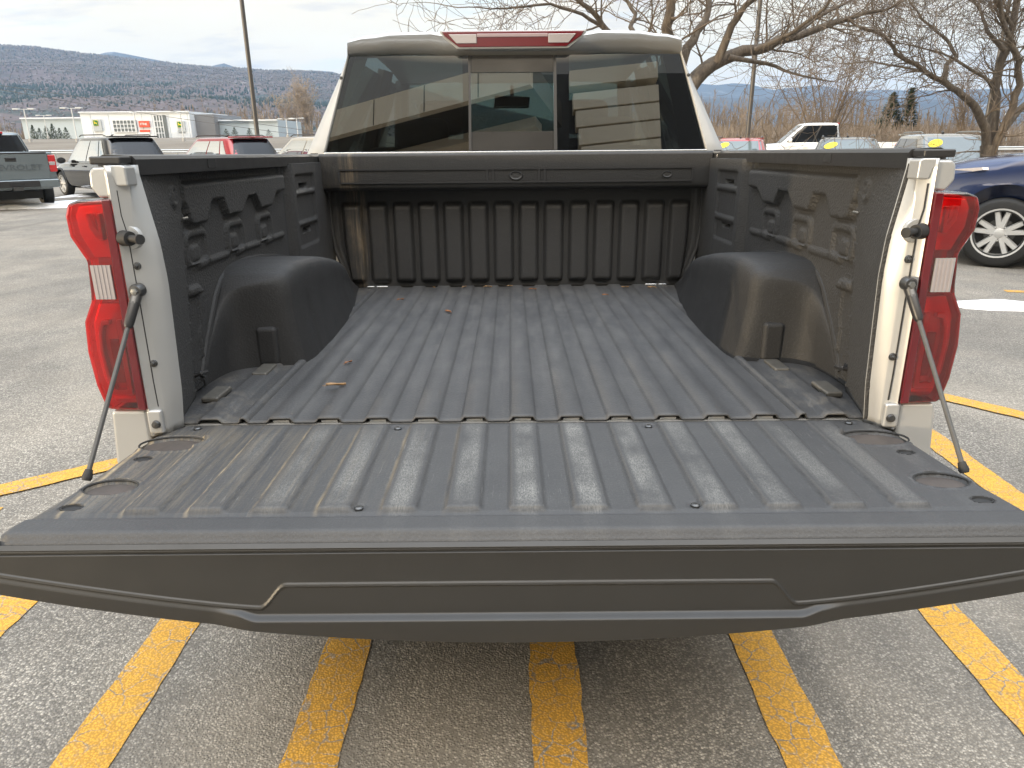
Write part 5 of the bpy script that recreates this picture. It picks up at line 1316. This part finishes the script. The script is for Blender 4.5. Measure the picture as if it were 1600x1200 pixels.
def dwin(px0, px1, py0, py1, nx, ny):
    fr = dbox('window', px0, px1, py0, .20, WGL, -.20, py_bot=py1, bev=0); a, b2 = dl(px0, py0), dl(px1, py1); m = MB()
    for i in range(nx + 1):
        x = a.x + (b2.x - a.x) * i / nx - ox; m.box(x - .09, x + .09, -.27, -.20, b2.z - base, a.z - base)
    for j in range(ny + 1):
        z = b2.z + (a.z - b2.z) * j / ny - base; m.box(a.x - ox, b2.x - ox, -.262, -.205, z - .08, z + .08)
    m.build('window_frame', pm('pale_trim', (.7, .74, .78)), fr)
dwin(176, 213, 188, 206, 6, 3); dwin(240, 259, 180, 217, 3, 4)
for px in (140, 168, 220, 236, 262, 292):
    a = dl(px, 176); MB().box(a.x - ox - .04, a.x - ox + .04, -.05, -.0, 0, a.z - base - .3).build('panel_joint', WING, deal)
YEL = pm('sign_yellow', (.85, .66, .02), .4, 0, .03, 2); GRN = pm('sign_green', (.018, .16, .03), .4, 0, .05, 2)
DEER = [(-.62, .02), (-.40, .20), (-.05, .22), (.22, .30), (.30, .52), (.22, .74), (.34, .60), (.40, .80), (.44, .58), (.58, .50), (.64, .40), (.46, .34), (.40, .12), (.52, -.10), (.34, -.06), (.30, -.16), (.52, -.38), (.24, -.24), (.02, -.08), (-.22, -.12), (-.36, -.40), (-.66, -.56), (-.44, -.28), (-.46, -.04), (-.60, -.10)]
for px0, px1, py0, py1 in ((145.5, 157, 186.5, 205), (277, 287.5, 189, 206)):
    bd = dbox('sign_board', px0 - .8, px1 + .8, py0, .30, pm('sign_grey', (.42, .46, .48), .5), -.32, py_bot=py1, bev=0); a, b2 = dl(px0, py0), dl(px1, py1)
    w_ = b2.x - a.x; cx_ = (a.x + b2.x) / 2 - ox; top_ = a.z - base - .15; sq = w_ * 1.12; cz = top_ - sq / 2
    def rr(k): return [(cx_ + x * w_ / 2 * k, cz + z * sq / 2 * k) for x, z in ((-1, -.7), (-.82, -.93), (0, -1), (.82, -.93), (1, -.7), (1, .7), (.82, .93), (0, 1), (-.82, .93), (-1, .7))]
    MB().prism(rr(.98), 'y', -.40, -.32).build('sign_border', YEL, bd); MB().prism(rr(.90), 'y', -.44, -.40).build('sign_face', GRN, bd)
    MB().prism([(cx_ - x * w_ * .50, cz - .05 + z * w_ * .50) for x, z in DEER], 'y', -.49, -.44).build('leaping_deer_emblem', YEL, bd)
so_ = dbox('sign_board', 217, 233.5, 189, .30, pm('sign_orange', (.62, .085, .035), .4, 0, .04, 2), -.32, py_bot=199, bev=0); a, b2 = dl(217, 189), dl(233.5, 199)
text_mesh('STIHL', 'sign_lettering', pm('sign_white', (.85, .85, .85), .4), so_, (b2.x - a.x) * .78, Matrix.Translation(((a.x + b2.x) / 2 - ox, -.36, (a.z + b2.z) / 2 - base)) @ Matrix.Rotation(pi / 2, 4, 'X'), .03, shear=.2)
dbox('sign_board', 219, 234.5, 203, .25, _mc['sign_orange'], -.28, py_bot=206.5, bev=0); dbox('sign_board', 219.5, 234.5, 207, .25, _mc['sign_white'], -.28, py_bot=209.5, bev=0)
hd_ = empty('shrub_group'); bpy.data.objects.remove(hd_)
for i, (px, pt) in enumerate(((56, 202), (66, 206), (77, 203), (87, 200), (97, 206), (107, 205), (356, 207), (369, 205), (392, 206), (422, 208))):
    p0, p1 = dl(px, 216), dl(px, pt); zt_ = terr(p0.x, Yd - 12)
    conifer('evergreen_shrub', 'small conical evergreen in the row in front of the dealership', p0.x * .94, Yd - 12, zt_, max(1.5, p1.z - base + .2), 1.15, 40 + i, 'conical evergreens in front of the dealership', 620, True)

# ------------------------------------------------------------------ lamp posts, rail, wires
POLE = pm('bronze_pole', (.075, .070, .066), .45, .3, .1, 3); PALEP = pm('pale_pole', (.55, .57, .58), .5, .1, .05, 3)
LGp = 'lamp posts of the lots'
def lot_lamp(label, X, Y, z0, h, r, mt, arms=2, hs=1.0, rz=0):
    root = empty('lamp_post', (X, Y, z0), rz, label, 'lamp post', LGp)
    MB().tube([(0, 0, -.02), (0, 0, h)], [r, r * .78], 10).build('pole', mt, root, smooth=True)
    MB().lathe([(0, .0), (r * 2.6, .0), (r * 2.6, .5), (r * 1.02, .55)], (0, 0, 0), 'z', 14).build('footing', pm('concrete', (.38, .37, .35), .9), root, smooth=True, ang=40)
    for s in ((-1, 1) if arms == 2 else (1,)):
        MB().tube([(0, 0, h - .08), (s * .55 * hs, 0, h - .05)], r * .45, 6).build('arm', mt, root)
        MB().box(min(s * .5, s * 1.15) * hs, max(s * .5, s * 1.15) * hs, -.18 * hs, .18 * hs, h - .13, h + .06).build('lamp_head', mt, root, bevel=.04)
    return root
q = at(404, 226, 27); lot_lamp('tall dark lamp post leaning at the right end of the red SUV', q.x, q.y, 0, 11.5, .085, POLE)
q = at(1167, 226, 26); lot_lamp('tall dark lamp post standing between the red and the white vehicles', q.x, q.y, 0, 11.5, .082, POLE)
q = at(1533, 230, 30); lot_lamp('tall dark lamp post seen through the right hand tree', q.x, q.y, 0, 8.2, .09, POLE)
for px, pt, Y, lab in ((37, 170, 120, 'pale twin headed lamp post, leftmost of those in front of the dealership'), (111, 168.5, 120, 'pale twin headed lamp post at the left corner of the dealership main block'), (68, 180, 175, 'short pale lamp post seen between the two nearer twin headed ones'), (447, 185.5, 150, 'pale twin headed lamp post left of the cab pillar, the left one of a pair'), (463, 184.5, 170, 'pale twin headed lamp post left of the cab pillar, the right one of a pair'), (281, 176, 120, 'thin pale lamp post in front of the right green sign'), (209, 176, 120, 'thin pale lamp post in front of the dealership window row'), (1581, 178, 80, 'pale lamp post beyond the right hand tree')):
    p = at(px, pt, Y); z0 = terr(p.x, p.y) if Y > 30 else 0
    lot_lamp(lab, p.x, p.y, z0, p.z - z0, .10, PALEP, 2, 1.5 if 'twin' in lab else .6)
def rail(x0, y0, x1, y1, label, h=.75):
    root = empty('guard_rail', (x0, y0, 0), 0, label, 'guard rail'); n = 40; m = MB(); rows = []
    for i in range(n + 1):
        x, y = x0 + (x1 - x0) * i / n, y0 + (y1 - y0) * i / n; z = terr(x, y); rows.append([(x - x0, y - y0 - d, z + h + q_) for d, q_ in ((0, -.30), (.06, -.24), (0, -.15), (.06, -.06), (0, 0), (-.03, 0), (-.03, -.30))])
    m.grid(rows, True); m.build('beam', pm('galvanised', (.42, .44, .45), .45, .4, .1, 2), root)
    for i in range(0, n + 1, 2):
        x, y = x0 + (x1 - x0) * i / n, y0 + (y1 - y0) * i / n; z = terr(x, y); MB().box(x - x0 - .06, x - x0 + .06, y - y0 + .05, y - y0 + .2, z - .05, z + h).build('rail_post', _mc['galvanised'], root)
rail(-75, 62, -5, 66, 'galvanised guard rail along the road in front of the dealership')
rail(28, 60, 75, 58, 'galvanised guard rail beyond the right hand tree')
Yw = 70.0; U0, U1 = at(-160, 98, Yw), at(640, 232, Yw)
wood_p = pm('pole_wood', (.14, .11, .08), .9, 0, .2, 3)
for x, lab in ((U0.x, 'wooden utility pole carrying the two wires beyond the left edge'), (U1.x, 'wooden utility pole behind the cab carrying the two wires')):
    root = empty('utility_pole', (x, Yw, terr(x, Yw)), 0, lab, 'utility pole', 'utility poles along the road'); MB().tube([(0, 0, -.1), (0, 0, 1.0 + (U0.z if x == U0.x else U1.z) - terr(x, Yw))], [.16, .11], 10).build('pole', wood_p, root, smooth=True)
for pts, lab in ((((-160, 112), (0, 133.5), (100, 148), (250, 171), (400, 193), (480, 204), (640, 228)), 'upper of the two overhead wires crossing in front of the hill'), (((-160, 115), (0, 140), (130, 162.5), (300, 188), (400, 202), (470, 211), (640, 232)), 'lower of the two overhead wires crossing in front of the hill')):
    P = [at(x, y, Yw) for x, y in pts]; tag(MB().tube(P, .022, 5).build('overhead_wire', POLE), lab, 'wire', 'overhead wires')
# ------------------------------------------------------------------ haze: the air itself
HZ = 1
if HZ:
    h_ = NB('air'); pv = h_.n.new('ShaderNodeVolumePrincipled'); pv.inputs['Color'].default_value = (.44, .66, 1.0, 1); pv.inputs['Density'].default_value = 1.15e-4; pv.inputs['Anisotropy'].default_value = 0.0
    h_.l.new(pv.outputs[0], h_.o.inputs['Volume'])
    tag(MB().box(-5000, 5000, -200, 6600, -8, 520).build('haze', h_.m), kind='stuff')
